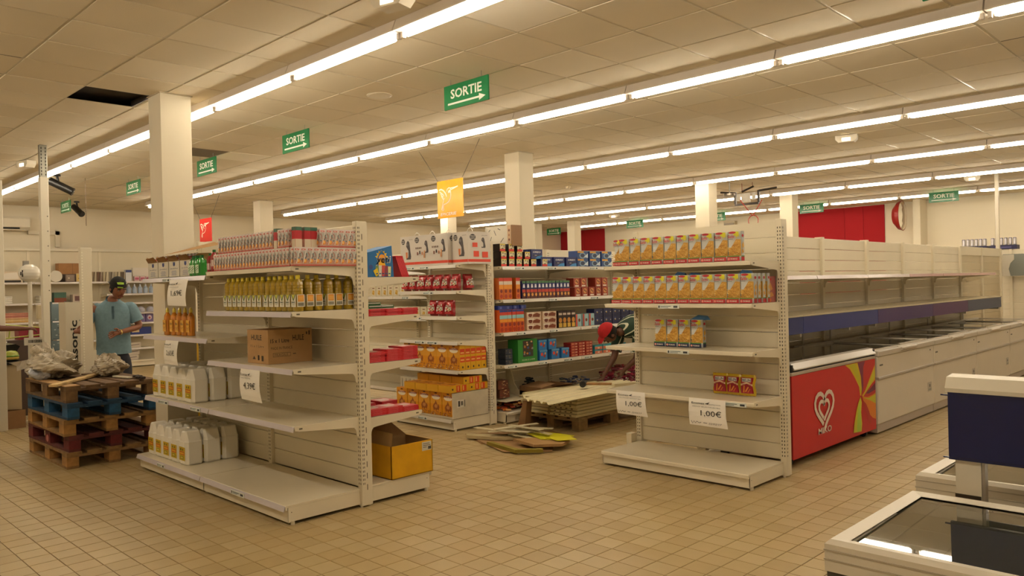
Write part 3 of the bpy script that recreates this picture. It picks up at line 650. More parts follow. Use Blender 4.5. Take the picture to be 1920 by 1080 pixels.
J1.place(-4.68, 3.10, SZ+.126-.0, 0, 'juice carton pushed back against the rack post, upper row', 'carton')
# ---- oil bottles
r = bpy.data.objects.new('oil_bottle', None); COL.objects.link(r)
MB('liquid', 'b3941f').lathe([(.030,0),(.0345,.006),(.0345,.118),(.033,.130),(.0345,.137),(.033,.150),(.0345,.157),(.033,.170),(.0345,.177),(.032,.195),(.022,.212),(.013,.218)], 0, 0, 10, sy=.95, pw=3).build('bottle_body', r)
MB('gloss', 'dcc83c').lathe([(.0155,.216),(.0155,.240),(.013,.242)], 0, 0, 10).build('cap', r)
lb = MB('print', 'e6e0cc').box(-.0305,-.0352,.03,.0305,-.0345,.112)
lf = [('p',[(0,1),(.5,.45),(1,1)],'3f6b2c'),('p',[(.15,1),(.5,.62),(.85,1)],'c9c24a'),('t','PRIMOR',.14,.30,.13,'2c4a2a',.72,True),('r',.25,.15,.75,.2,'9aa08c')]
lb.art((-.0305,-.0352,.03), (1,0,0), (0,0,1), .061, .082, lf)
lb.box(.0340,-.028,.03,.0348,.028,.112).art((.0348,-.028,.03), (0,1,0), (0,0,1), .056, .082, [('r',.1,.42,.9,.95,'d98f2c'),('r',.2,.5,.8,.85,'e5a94a')]+[('r',.12+.13*k,.08,.2+.13*k,.34,'555544') for k in range(6)])
lb.build('label', r)
OK = Kind(r)
n = 14
for i in range(n): OK.place(-5.70+i*.0755+(.02 if i > 7 else 0), 2.705, 1.392, 0, 'oil bottle, front row under the juice, '+nth(i, n), 'bottle', 'cooking oil bottles, front row')
for i in range(5): OK.place(-4.745-(.02 if i % 2 else 0), 2.725+.08*(i+1), 1.392, 0, 'oil bottle behind the corner one, '+nth(i, 5, 'near'), 'bottle', 'cooking oil bottles along the rack end')
# ---- oil carton
hu = [('t','15 x 1 Litre',.05,.62,.11,'3a2c1c',.42,True),('t','HUILE',.55,.66,.16,'2c2014',.26,True),('t','MADE IN FRANCE',.06,.42,.08,'3a2c1c',.48),('r',.10,.20,.50,.32,'6a5334'),('r',.11,.215,.49,.305,'ab8658'),('t','FRAGILE',.14,.225,.065,'4a3a24',.30),('r',.55,.25,.62,.28,'5a4630'),('r',.86,.82,.89,.9,'2c2014'),('r',.92,.80,.95,.93,'2c2014')]
hs = [('t','HUILE',.2,.70,.15,'2c2014',.5,True),('t','15 x 1 Litre',.15,.48,.07,'3a2c1c',.65),('p',[(.25,.12),(.40,.12),(.325,.22)],'2c2014'),('r',.5,.1,.58,.25,'2c2014'),('r',.68,.08,.78,.24,'4a3a24')]
m = MB('card', 'b08a5c').box(0, 0, 0, .31, .35, .242).box(0, .172, .2422, .31, .178, .2428, 'c9b58a')
m.art((.31,0,0), (0,1,0), (0,0,1), .35, .242, hu); m.art((0,0,0), (1,0,0), (0,0,1), .31, .242, hs)
o = m.build('cardboard_box', loc=(-5.68, 2.755, 1.012)); o.location = (-5.42-.31+.27, 2.72, 1.0135); tag(o, 'brown cardboard box printed HUILE, 15 x 1 Litre, on the middle shelf', 'box')
# ---- five litre canisters
r = bpy.data.objects.new('canister', None); COL.objects.link(r)
cm = MB('plastic', 'ebe6da'); W_, D_ = .160, .148
def rr(x0, x1, y0, y1, z, c=.03): return [(x0+c,y0,z),(x1-c,y0,z),(x1,y0+c*.8,z),(x1,y1-c*.8,z),(x1-c,y1,z),(x0+c,y1,z),(x0,y1-c*.8,z),(x0,y0+c*.8,z)]
X = W_/2
rings = [rr(-X+.01,X-.01,.008,D_-.008,0,.02), rr(-X,X,0,D_,.012), rr(-X,X,0,D_,.185), rr(-X+.004,X-.004,.003,D_-.003,.192), rr(-X+.036,X-.034,.010,D_-.010,.262,.018), rr(-X+.044,X-.042,.018,D_-.018,.272,.01)]
v = [p for q in rings for p in q]; f = [tuple(range(7,-1,-1)), tuple(range(40,48))]
for k in range(5): f += [(k*8+i, k*8+(i+1)%8, k*8+8+(i+1)%8, k*8+8+i) for i in range(8)]
cm.add(v, f, smooth=False)
cm.build('canister_body', r)
hh = MB('dull', 'a49c86').add([(-.022,.0095,.222),(.022,.0095,.222),(.026,.0105,.238),(.014,.0125,.252),(-.014,.0125,.252),(-.026,.0105,.238)], [(0,1,2,3,4,5)]).add([(-.022,D_-.0095,.222),(.022,D_-.0095,.222),(.014,D_-.0125,.252),(-.014,D_-.0125,.252)], [(3,2,1,0)]).build('handle_hole', r)
MB('plastic', 'cfc8b4').tube((-.052,D_/2,.235), (-.062,D_/2,.268), .015, n=10).build('cap', r)
lb = MB('print', 'c9a814').box(-.055,-.0012,.035,.055,.0,.145)
lb.art((-.055,-.0012,.035), (1,0,0), (0,0,1), .11, .11, [('r',.08,.42,.92,.66,'c0392b'),('r',.15,.48,.85,.6,'e0b020'),('c',.3,.82,.09,'4a5a2a',8),('c',.66,.82,.09,'5a4a2a',8),('r',.2,.1,.8,.34,'8a8a2a'),('r',.3,.16,.7,.28,'d8c050')])
lb.build('label', r)
CK = Kind(r)
pos1 = [-7.11+.2285*i for i in range(4)]; rk = ['front row', 'second row', 'third row']
def cans(xs, y0, z, rows_, where):
    for j in range(rows_):
        for i, x in enumerate(xs):
            if where.startswith('upper') or j < 3:
                CK.place(x, y0+j*.156, z, 0, 'white canister on the %s shelf, %s, %s' % ('upper' if where.startswith('upper') else 'bottom', rk[j], nth(i, len(xs))), 'canister', 'white canisters on the '+where)
cans([-7.11+.172*i for i in range(5)], 2.675, .635, 3, 'upper canister shelf')
cans([-7.09+.150*i for i in range(0)], 2.68, .13, 3, 'bottom shelf')
cans([-7.12+.165*i for i in range(5)], 2.63, .13, 3, 'bottom shelf')
for j, x in enumerate((-6.10, -6.02)): pass
# ---- orange bottles with sheets
r = bpy.data.objects.new('liquid_soap_bottle', None); COL.objects.link(r)
MB('liquid', 'd8861a').lathe([(.036,0),(.040,.006),(.040,.14),(.036,.165),(.018,.19),(.013,.195)], 0, 0, 10, sx=1, sy=.7, pw=3).build('bottle_body', r)
MB('gloss', 'd8c04a').lathe([(.016,.194),(.014,.216),(.006,.235)], 0, 0, 8).build('cap', r)
lb = MB('print', 'e0a83a').box(-.03,-.0295,.03,.03,-.0285,.13); lb.art((-.03,-.0295,.03), (1,0,0), (0,0,1), .06, .1, [('t','Bio',.15,.6,.18,'5a2410',.7,True),('s',[(.1,.4),(.5,.3),(.9,.42)],.06,'8a3a12'),('s',[(.2,.25),(.8,.2)],.05,'b86a1a')]); lb.build('label', r)
LK = Kind(r)
for i, (x, y) in enumerate(((-6.92,2.72),(-6.80,2.73),(-6.70,2.735),(-6.60,2.74),(-6.51,2.75))): LK.place(x, y, 1.175, 0, 'orange soap bottle under the 1,69 euro sheet, '+nth(i, 5), 'bottle', 'orange soap bottles')
# ---- jar cartons with torn flaps, top left
r = bpy.data.objects.new('display_carton', None); COL.objects.link(r)
c1 = MB('card', 'd9d2c2'); w_, d_, h_ = .222, .30, .135
for (a, b_, c, d) in ((-w_/2,0,w_/2,.004),(-w_/2,d_-.004,w_/2,d_),(-w_/2,0,-w_/2+.004,d_),(w_/2-.004,0,w_/2,d_)): c1.box(a, b_, 0, c, d, h_)
c1.box(-w_/2, 0, 0, w_/2, d_, .004)
c1.art((-w_/2,0,0), (1,0,0), (0,0,1), w_, h_, [('p',[(.40,.92),(.60,.92),(.60,.74),(.5,.66),(.40,.74)],'33407e'),('t','Jean de Breuil',.14,.50,.08,'3a4470',.72,False,.3)]+[('r',.3-.04*(k%2),.36-.08*k,.7+.04*(k%2),.39-.08*k,'7a80a0') for k in range(4)], mat='print')
c1.build('carton_wall', r)
fl = MB('card', 'a07a4c'); fl.add([(-w_/2,0,h_),(w_/2,0,h_),(w_/2-.01,-.035,h_+.045),(0,-.06,h_+.03),(-w_/2+.03,-.02,h_+.05)], [(0,1,2,3,4),(4,3,2,1,0)])
fl.add([(w_/2,0,h_),(w_/2,d_,h_),(w_/2+.05,d_*.8,h_+.06),(w_/2+.02,.05,h_+.05)], [(0,1,2,3),(3,2,1,0)]); fl.build('flap', r)
for k in range(3):
    MB('plastic', 'd8cfc6').lathe([(.02,.02),(.02,h_+.02),(.014,h_+.035),(.014,h_+.055)], -.07+k*.07, .06, 8, cols=['cfc4bc','b04a44','d8cfc6']).build('jar', r)
DK = Kind(r)
for i in range(4): DK.place(-7.11+i*.228, 2.68, 1.668, 0, 'white open carton with a blue crest, '+nth(i, 4)+' of four', 'carton', 'white open cartons on the top left shelf')
m = MB('card', 'a9824f').add([(-6.95,2.70,1.865),(-6.35,2.62,1.865),(-6.28,2.86,1.95),(-6.85,2.95,1.925)], [(0,1,2,3),(3,2,1,0)]).add([(-6.35,2.62,1.865),(-6.28,2.86,1.95),(-6.10,2.84,1.92),(-6.18,2.66,1.88)], [(0,1,2,3),(3,2,1,0)])
tag(m.build('torn_flap'), 'torn brown cardboard flap lying across the white cartons', 'cardboard')
# ---- green squash bottles
r = bpy.data.objects.new('green_bottle', None); COL.objects.link(r)
MB('liquid', '2f9a3a').lathe([(.034,0),(.038,.008),(.038,.10),(.032,.125),(.016,.14)], 0, 0, 10, pw=3).build('bottle_body', r)
MB('gloss', '1c5a2a').lathe([(.018,.138),(.018,.162)], 0, 0, 8).build('cap', r)
lb = MB('print', 'cfe6c8').box(-.028,-.0392,.02,.028,-.038,.085); lb.art((-.028,-.0392,.02), (1,0,0), (0,0,1), .056, .065, [('s',[(.1,.3),(.9,.6)],.12,'2c6a34'),('s',[(.1,.55),(.9,.85)],.10,'1f5a2a'),('s',[(.1,.1),(.9,.3)],.06,'3c8a44')]); lb.build('label', r)
GK = Kind(r)
for i, (x, y) in enumerate(((-6.30,2.70),(-6.22,2.69),(-6.14,2.69),(-6.10,2.78),(-6.2,2.79))): GK.place(x, y, 1.668, 0, 'green bottle between the white cartons and the juice, '+nth(i, 5), 'bottle', 'green bottles')
r = bpy.data.objects.new('red_bottle', None); COL.objects.link(r)
MB('liquid', 'a02a30').lathe([(.026,0),(.028,.01),(.028,.12),(.012,.15)], 0, 0, 10).build('bottle_body', r)
MB('print', 'dcc8c0').tube((0,0,.04), (0,0,.09), .0285, n=10, caps=False).build('label', r); MB('gloss', '20602c').lathe([(.013,.15),(.013,.168)], 0, 0, 8).build('cap', r)
RK = Kind(r)
for i, x in enumerate((-5.98, -5.91)): RK.place(x, 2.69, 1.693 if x > -5.95 else 1.668, 0, ['red bottle next to the green bottles', 'red bottle next to the first juice carton'][i], 'bottle')
# ---- price sheets
def sheet(x, y, ztop, w, h, price, lb, l1='', l2='', hand='', curl=.02, skew=.0, rz=0, logo=True):
    m = MB('print', 'f6f1e8'); N = 6; vs = []
    for k in range(N+1):
        t = k/N; vs += [(skew*t, -curl*math.sin(t*PI*.8), -h*t), (w+skew*1.15*t+.012*t, -curl*math.sin(t*PI*.8), -h*t-.006*t)]
    m.add(vs, [(2*k+2, 2*k+3, 2*k+1, 2*k) for k in range(N)]+[(2*k, 2*k+1, 2*k+3, 2*k+2) for k in range(N)])
    y0 = -curl-.002
    it = [('t', price, .34 if hand else .22, .38, .20, '26221e', .56 if hand else .60)]
    m.art((skew*.5, y0, -h), (1,0,.0), (0,0,1), w, h, it)
    it = ([('t', 'Ecomax', .10, .80, .075, '33302c', .36, True), ('p', [(.46,.83),(.60,.90),(.55,.81)], '33302c')] if logo else [])+[('t', l1, .12 if not hand else .55, .70 if not hand else .80, .035, '55504a', .5 if not hand else .34)]
    if l2: it.append(('t', l2, .12, .69, .04, '44403a', .76))
    if hand: it += [('s', [(.08,.16),(.12,.06),(.16,.15),(.20,.08),(.24,.15),(.30,.1),(.36,.13)], .012, '2a2a40'), ('s', [(.42,.12),(.52,.11)], .012, '2a2a40'), ('t', '22/02/17', .56, .08, .06, '2a2a40', .36, False, .3)]
    m.art((skew*.25, y0+.001, -h), (1,0,0), (0,0,1), w, h, it)
    o = m.build('price_sheet', loc=(x, y, ztop), rotz=rz); tag(o, lb, 'price sheet'); return o
sheet(-6.58, 2.615, 1.645, .36, .21, '1,69€', 'white price sheet reading 1,69 euro below the top left shelf', 'HUILE VEGETALE', skew=-.03)
sheet(-6.70, 2.615, 1.145, .26, .195, '2,65€', 'white price sheet reading 2,65 euro, left above the canisters', 'PRODUIT', skew=0)
sheet(-5.36, 2.615, .985, .285, .215, '4,39€', 'white price sheet reading 4,39 euro hung from the middle shelf', 'HUILE PRIMOR 5L', skew=.03)
sheet(-4.05, 5.29, .635, .29, .19, '1,00€', 'left price sheet reading 1,00 euro on the right rack', 'PROMOTION', 'CROUSTILLANT FROMAGE 100G', 'x', skew=.02)
sheet(-3.345, 5.29, .632, .315, .205, '1,00€', 'right price sheet reading 1,00 euro, below the snack bags', 'PROMOTION', 'CROUST BELIN CACAH 90G', 'x', skew=.01)
# ---- goods on the far side of the nearest gondola
yt = [('r',0,0,1,1,'1d6fb0'),('p',[(.55,.96)]+[(.55+.26*math.cos(t)*(1 if i%2 else .72), .66+.30*math.sin(t)*(1 if i%2 else .72)) for i, t in enumerate([PI*k/14 for k in range(15)])],'f0c020'),('c',.56,.66,.13,'e89a18',12),('t','yeti',.31,.50,.26,'e8eef2',.60,True,.15),('t','yeti',.325,.515,.22,'1f3f7a',.56,True,.15),
      ('c',.55,.42,.14,'f0b820',10),('c',.12,.35,.08,'3c4f8a',8)]+[('p',[(.30+.12*k,.02),(.40+.12*k,.02),(.42+.12*k,.42-.02*abs(k-1.5)),(.30+.12*k,.42-.02*abs(k-1.5))],c) for k, c in enumerate(('7a9a5a','e0ddd0','c8504a','8a3a4a','d8d8a0'))]+[('p',[(.2,.22),(.36,.32),(.42,.1),(.30,.02)],'e3c322')]+[('r',.31+.12*k,.1,.38+.12*k,.14,'3c5a8a') for k in range(5)]
o = boxp('display_box', .16, .235, .19, '2a73ac', side=yt); 
m = MB('print', '1f6cab'); m.prism([(3.245,1.617),(3.475,1.617),(3.46,1.845),(3.248,1.792)], 'x', -4.86, -4.672); bpy.data.objects.remove(o)
m2 = MB('print', '1d6fb0').box(0,0,0,.001,.001,.001); m.art((-4.672,3.247,1.617), (0,1,0), (0,.0,1), .224, .205, yt[1:]); o = m.build('display_box'); tag(o, 'blue display box printed with a yellow sun, on the top shelf', 'box')
fb = boxp('flat_red_box', .17, .145, .0115, 'c81e2c', side=[('r',.06,.2,.94,.34,'e8606a'),('r',.1,.6,.7,.7,'e8a0a0')], front=[('r',.06,.2,.94,.34,'e8606a')], top=[('r',.05,.05,.95,.95,'cf2a36'),('r',.2,.2,.75,.7,'d8b0a0'),('r',.1,.75,.6,.85,'e8d0c8')])
FK = Kind(fb)
def stack(y, z, n, x, lb, k0=0):
    for k in range(n): FK.place(x+R.uniform(-.004,.004), y+R.uniform(-.003,.003), z+k*.0122, 0, 'flat red box, %s, %s' % (lb.replace('second shelf behind the posts', 'second shelf').replace('third shelf behind the posts', 'third shelf').replace('lowest shelf behind the posts', 'low shelf').replace('lowest shelf, second row', 'low shelf rear row'), ('lowest' if k == 0 else 'topmost' if k == n-1 else ORD[k]+' from the bottom')), 'box', 'flat red boxes, '+lb)
for i, y in enumerate((3.25, 3.40, 3.545)): stack(y, 1.335, 4, -4.76, 'second shelf behind the posts, '+nth(i, 3)+' stack')
for i, (y, n) in enumerate(((3.25, 6), (3.40, 7), (3.545, 8))): stack(y, 1.0, n, -4.77, 'third shelf behind the posts, '+nth(i, 3)+' stack')
for i, (y, n) in enumerate(((3.255, 4), (3.40, 4), (3.545, 3))): stack(y, .615, n, -4.775, 'lowest shelf behind the posts, '+nth(i, 3)+' stack')
for i in range(2): stack(3.30+i*.2, .615, 5, -4.98, 'lowest shelf, second row, '+('left' if i == 0 else 'right')+' stack')
tl = [(-.35, 3.545), (-.32, 3.565), (-.29, 3.585), (-.26, 3.605)]
for i in range(5):
    m = MB('print', 'c81e2c').box(-.08, -.0055, 0, .08, .0055, .165).art((.08,-.0055,0), (0,1,0), (0,0,1), .011, .165, [('r',.2,.1,.5,.9,'e8606a')])
    o = m.build('flat_red_box', loc=(-4.76, 3.562+i*.0135, 1.617)); o.rotation_euler.x = .36; tag(o, 'flat red box leaning beside the blue display box, '+nth(i, 5), 'box', 'flat red boxes leaning')
gb = Kind(boxp('flat_green_box', .16, .12, .022, '2c7a3a', side=[('r',.05,.5,.95,.9,'dfe8dc'),('r',.1,.1,.9,.35,'1c5a2a')], top=[('r',0,0,1,1,'3a8a48')]))
for i, (y, z) in enumerate(((3.25,1.384),(3.37,1.384),(3.36,1.407),(3.48,1.384))): gb.place(-4.93, y, z, 0, 'flat green box on the red ones, '+['leftmost', 'second from the left', 'topmost', 'rightmost'][i], 'box', 'flat green boxes')
bb = Kind(boxp('flat_black_box', .14, .10, .022, '1e1a22', side=[('r',.05,.3,.95,.7,'4a3a4a'),('r',.1,.42,.8,.55,'8a7a80')], top=[('r',.1,.1,.9,.9,'2e2830')]))
for i in range(2):
    for k in range(6-i): bb.place(-5.16, 3.28+i*.11, .615+k*.0225, 0, 'flat black box behind the red boxes, %s stack, %s' % (('left','right')[i], 'lowest' if k == 0 else ORD[k]+' from the bottom'), 'box', 'flat black boxes')
# yellow carton on the floor shelf
r = empty('open_carton', 'large open yellow cardboard carton on the floor shelf of the nearest gondola', 'box', (-4.985, 3.40, .142))
m = MB('card', 'dca408'); A, B, Hh, t = .33, .385, .24, .005
m.box(0,0,0,A,t,Hh).box(A-t,0,0,A,B,Hh).box(0,B-t,0,A,B,Hh).box(0,0,0,t,B,Hh).box(0,0,0,A,B,t); m.build('carton_wall', r)
MB('card', '8d6f45').box(t,t,.01,A-t,t+.002,Hh).box(t,t,.01,t+.002,B-t,Hh).box(t,B-t-.002,.01,A-t,B-t,Hh).box(A-t-.002,t,.01,A-t,B-t,Hh).build('inner_lining', r)
MB('card', '9a7848').add([(A,t,Hh),(t,t,Hh),(t,.02,Hh+.1),(A,.02,Hh+.095)], [(0,1,2,3),(3,2,1,0)]).build('flap', r)
MB('card', '96754a').add([(t,t,Hh),(t,B,Hh),(-.01,B*.6,Hh+.13),(-.01,.04,Hh+.13)], [(0,1,2,3),(3,2,1,0)]).build('flap', r)
MB('print', 'd9d2bc').box(A,B-.10,Hh-.075,A+.001,B-.01,Hh-.01).art((A+.001,B-.10,Hh-.075), (0,1,0), (0,0,1), .09, .065, [('r',.1,.75,.8,.82,'55504a'),('r',.1,.55,.9,.62,'55504a'),('r',.1,.35,.5,.42,'55504a'),('r',.62,.1,.95,.45,'44403a')]).build('label', r)
# ---- snack cartons (wide front, noodle sticks)
sn = [('r',0,0,1,1,'cdd0cc'),('p',[(0,.16),(.0,.45),(.2,.46),(.62,.74),(1,.72),(1,.16)],'cf9f45')]
for k in range(60):
    x = R.uniform(.02, .97); y = R.uniform(.18, .20+.52*min(1, .42+x*.75)); sn.append(('s', [(x-.06, y-.012*R.uniform(-3,3)), (x+.06, y+.012*R.uniform(-3,3))], .04, R.choice(['d9a848','b9802a','e5bd66','a86f22','e8c878'])))
def snack(basec, nm):
    it = sn+[('r',0,.14,1,.175,'4d8a3c'),('r',0,.0,1,.14,basec),('c',.14,.07,.09,'e09a88',8),('t','FROMAGE',.28,.045,.05,'e8d8c8',.55,True),('p',[(.55,.99),(.97,.98),(.98,.80),(.86,.84),(.78,.76),(.70,.86),(.56,.84)],'d6cf24'),('c',.45,.955,.30,'b3222c',12,.04),('t','Salés',.10,.78,.10,'b3222c',.52,True,.2),('r',.15,.735,.5,.75,'6a6a70')]
    sd = [('r',0,0,1,1,'bcc0c0'),('r',0,.0,1,.14,basec),('r',0,.14,1,.175,'4d8a3c'),('c',.5,.85,.34,'b3222c',10,.05),('p',[(.2,.55),(.7,.66),(.9,.5),(.4,.40)],'d9a848'),('p',[(.1,.36),(.5,.42),(.8,.3),(.3,.24)],'cf9a3c')]
    o = boxp(nm, .104, .045, .222, 'c4c6c2', it, sd)
    return o
o = snack('b3202a', 'snack_carton'); SK = Kind(o); o2 = snack('1f2a4e', 'snack_carton'); SKB = Kind(o2)
tops = [0, 0, .006, .004, .012, .020, .012, .012, .004, .004]
for i in range(10): SK.place(-4.0+i*.1145+.0, 5.37+R.uniform(0,.008), 1.676, R.uniform(-.04,.04), 'yellow and white snack carton on the top shelf, '+nth(i, 10), 'carton', 'snack cartons on the top shelf')
SK.place(-4.075+.0, 5.40, 1.676, -.25, 'snack carton at the far left of the top shelf, turned sideways', 'carton')
for i in range(12): SK.place(-4.07+i*.1085, 5.365+R.uniform(0,.01), 1.359, R.uniform(-.03,.03), 'snack carton on the second shelf, '+nth(i, 12), 'carton', 'snack cartons on the second shelf')
for i in range(3): SK.place(-2.885, 5.45+i*.075, 1.359, .0+.05*i, 'snack carton behind the second shelf end, '+nth(i, 3, 'near'), 'carton', 'snack cartons filling the second shelf end')
o = boxp('snack_carton', .05, .17, .2, 'a03038', side=[('r',0,0,1,1,'a8605a'),('c',.4,.88,.2,'c02030',10,.05),('p',[(.1,.6),(.5,.75),(.7,.5),(.3,.4)],'c98f50'),('p',[(.2,.3),(.6,.4),(.8,.25),(.4,.18)],'c98f50'),('c',.4,.08,.12,'d87a40',8)]); o.location = (-2.875, 5.60, 1.359); tag(o, 'reddish snack carton standing sideways at the right end of the second shelf', 'carton')
for i in range(4): SKB.place(-3.735+i*.115, 5.50, 1.001, R.uniform(-.02,.02), 'snack carton with a navy base on the third shelf, '+nth(i, 4), 'carton', 'navy based snack cartons')
o = MB('foil', '4a7ab0').add([(-3.46,5.50,1.222),(-3.34,5.50,1.222),(-3.30,5.56,1.222),(-3.42,5.56,1.222),(-3.40,5.54,1.262),(-3.32,5.55,1.255)], [(0,1,5,4),(1,2,5),(2,3,4,5),(3,0,4)]).build('carton_flap'); tag(o, 'blue opened carton flap on the fourth navy based carton', 'flap')
for i, (x, h) in enumerate(((-3.53,.03),(-3.40,.02),(-2.96,.03))):
    o = MB('foil', '4a7ab0').add([(x,5.40,1.582),(x+.10,5.40,1.582),(x+.10,5.44,1.582),(x,5.44,1.582),(x+.02,5.42,1.582+h),(x+.09,5.425,1.582+h*.7)], [(0,1,5,4),(1,2,5),(2,3,4,5),(3,0,4)]).build('carton_flap'); tag(o, 'blue opened flap on a second shelf snack carton, '+nth(i, 3), 'flap', 'opened blue flaps')
# ---- belin bags
def pillow(name, w, h, d, col, items, N=8, mat='foil', crimp='c9a820'):
    m = MB(mat, col); vs = []
    for j in range(N+1):
        for i in range(N+1):
            u, v = i/N, j/N; k = max(0, math.sin(PI*u))**.5*max(0, math.sin(PI*v))**.45
            vs.append((-w/2+w*u+(.012*math.sin(v*9))*(u-.5), -d/2*k+.0015*math.sin(u*23+v*17), h*v))
    fs = []; cs = []
    for j in range(N):
        for i in range(N): fs.append((j*(N+1)+i, j*(N+1)+i+1, (j+1)*(N+1)+i+1, (j+1)*(N+1)+i))
    bk = [(x, -y, z) for x, y, z in vs]; n0 = len(vs)
    edge = lambda i, j: i == 0 or j == 0 or j == N-1 or i == N-1
    for q, (j, i) in zip(fs, [(j, i) for j in range(N) for i in range(N)]): m.add([vs[a] for a in q], [(0,1,2,3)], crimp if edge(i, j) else col, smooth=True)
    for q in fs: m.add([bk[a] for a in q], [(3,2,1,0)], col)
    if items:      # the print follows the bulge on a raised centre panel
        m.art((-w/2*.78, -d/2-.0015, h*.14), (1,0,0), (0,0,1), w*.78, h*.72, items)
    return m.build(name)
bl = [('r',.0,.0,1,1,'9a1426'),('r',.12,.74,.88,.98,'efe9dc'),('t','BELIN',.15,.77,.17,'1c2a5a',.70,True),('p',[(.0,.48),(.5,.62),(1,.48),(1,.60),(.5,.74),(0,.60)],'e8c8a0'),('t','CROUSTILLES',.08,.54,.08,'9a1426',.84,True),('s',[(.25,.05),(.3,.5)],.10,'d8862c'),('s',[(.4,.1),(.65,.42)],.10,'e0983c'),('s',[(.6,.06),(.8,.3)],.08,'c9702a')]
BK = Kind(pillow('snack_bag', .125, .165, .05, '9a1426', bl))
for i in range(3): BK.place(-3.245+i*.118, 5.60, .632, R.uniform(-.1,.1), 'red and yellow snack bag standing on the fourth shelf, '+nth(i, 3), 'bag', 'snack bags')
# ---- boxed coffee machines on the middle rack
def machine(x, z, s, c='4b4546'):      # side view of a coffee machine inside unit square coordinates
    return [('p',[(x-.02*s,z),(x+.22*s,z),(x+.25*s,z+.10*s),(x+.20*s,z+.28*s),(x+.17*s,z+.45*s),(x+.13*s,z+.60*s),(x+.02*s,z+.66*s),(x-.09*s,z+.58*s),(x-.12*s,z+.45*s),(x-.03*s,z+.38*s),(x+.05*s,z+.30*s),(x+.05*s,z+.12*s)],c),('p',[(x-.12*s,z),(x+.02*s,z),(x,z+.06*s),(x-.12*s,z+.08*s)],c),('c',x-.02*s,z+.52*s,.08*s,'6a6466',10,.05*s)]
logo = lambda x, y, r=.13: [('c',x,y,r,'2a2424',16,r*.72),('t','DOLCE',x-r*.72,y+.01,.04,'d8d0c8',r*1.44,True),('t','GUSTO',x-r*.72,y-.055,.04,'d8d0c8',r*1.44,True)]
cf1 = [('r',0,.06,1,.145,'d8452c')]+logo(.22,.83)+machine(.55,.24,.95)+[('p',[(.42,.28),(.52,.28),(.54,.48),(.40,.48)],'c9703a'),('t','piccolo',.68,.88,.03,'4a4440',.25)]
cf2 = [('r',0,.06,1,.145,'d8452c')]+logo(.2,.85)+machine(.72,.42,.62)+[('r',.12+.1*k,.56,.17+.1*k,.62,'5a3a2a') for k in range(4)]+[('r',.2+.14*k,.36+.04*(k%2),.27+.14*k,.46+.04*(k%2),c) for k, c in enumerate(('7a3a2a','3a2a28','b8744a','d8a070'))]+[('r',.6,.26,.68,.4,'c98a5a')]
cf3 = [('r',0,.06,1,.145,'d8452c')]+logo(.22,.83)+machine(.66,.5,.5)+[('r',.2,.52,.42,.66,'d8452c'),('r',.24,.22,.48,.4,'d8452c'),('r',.62,.20,.88,.38,'d8452c'),('t','piccolo',.62,.88,.03,'4a4440',.25)]
def coffeebox(w, d, f, s):
    r = bpy.data.objects.new('coffee_machine_box', None); COL.objects.link(r); m = MB('print', 'cdc5bc').box(-w/2,0,0,w/2,d,.345)
    m.art((-w/2,0,0), (1,0,0), (0,0,1), w, .345, f); m.art((w/2,0,0), (0,1,0), (0,0,1), d, .345, s); m.build('carton_body', r)
    h = MB('plastic', 'e4ddd2'); pts = [(-.045*math.cos(t), d*.45, .345+.05*math.sin(t)) for t in [PI*k/8 for k in range(9)]]
    for a, b in zip(pts, pts[1:]): h.tube(a, b, .005, n=4)
    h.build('carry_handle', r); return Kind(r)
Ka, Kb = coffeebox(.25, .33, cf1, cf3), coffeebox(.30, .34, cf2, cf3)
Ka.place(-7.21, 5.56, 1.775, 0, 'coffee machine carton, leftmost on the middle rack top', 'box', 'coffee machine cartons')
Kb.place(-6.925, 5.55, 1.775, 0, 'coffee machine carton, second from the left, with small cups printed', 'box', 'coffee machine cartons')
Kb.place(-6.622, 5.54, 1.775, 0, 'coffee machine carton in the middle, with handle and red side squares', 'box', 'coffee machine cartons')
Ka.place(-6.325-.015, 5.60, 1.775, 0, 'coffee machine carton at the right end with a white loop handle', 'box', 'coffee machine cartons')
m = MB('print', 'd8d0bf').box(0,0,0,.42,.16,.235).box(.421,0,0,.44,.16,.235,'8a6238')
m.art((0,0,0), (1,0,0), (0,0,1), .42, .235, [('s',[(.1,.7),(.2,.85)],.02,'4a4440'),('s',[(.35,.8),(.42,.55)],.02,'4a4440'),('s',[(.6,.2),(.72,.4)],.02,'4a4440'),('s',[(.2,.3),(.25,.5)],.02,'4a4440'),('s',[(.5,.88),(.6,.8)],.02,'4a4440'),('r',.87,0,1,1,'c9a884'),('c',.935,.75,.035,'7a4a34',8),('c',.935,.3,.035,'7a4a34',8),('c',.935,.52,.03,'a06a4c',8)])
o = m.build('shoe_box', loc=(-6.64, 6.13, 1.93)); o.location = (-6.66, 6.28, 1.982+.0015); tag(o, 'white carton with black dashes lying on top of the biscuit gondola', 'box')
# ---- capsule and biscuit bags on the middle rack
ba = [('r',0,.30,1,.62,'d9cdc0')]+blobs(14,.05,.25,.95,.9,['c81e28','e6ded4','8a5a3a','3a2a28','d8b080'],.12,.8)+[('r',0,0,1,.2,'b81a24'),('t','Choco',.2,.66,.12,'efe6da',.5,True,.2)]
BB = Kind(pillow('red_bag', .13, .175, .08, 'b01a24', ba, crimp='8a141c'))
for i in range(7): BB.place(-7.24+i*.142, 5.58, 1.495, R.uniform(-.15,.15), 'red and white bag on the second shelf of the middle rack, '+nth(i, 7), 'bag', 'red bags on the second shelf')
BB.place(-6.40, 5.75, 1.495, PI/2, 'red and white bag turned sideways at the second shelf end', 'bag')
for i in range(3): BB.place(-6.80+i*.145, 5.60, 1.215, R.uniform(-.1,.1), 'red bag alone on the third shelf of the middle rack, '+nth(i, 3), 'bag', 'three red bags')
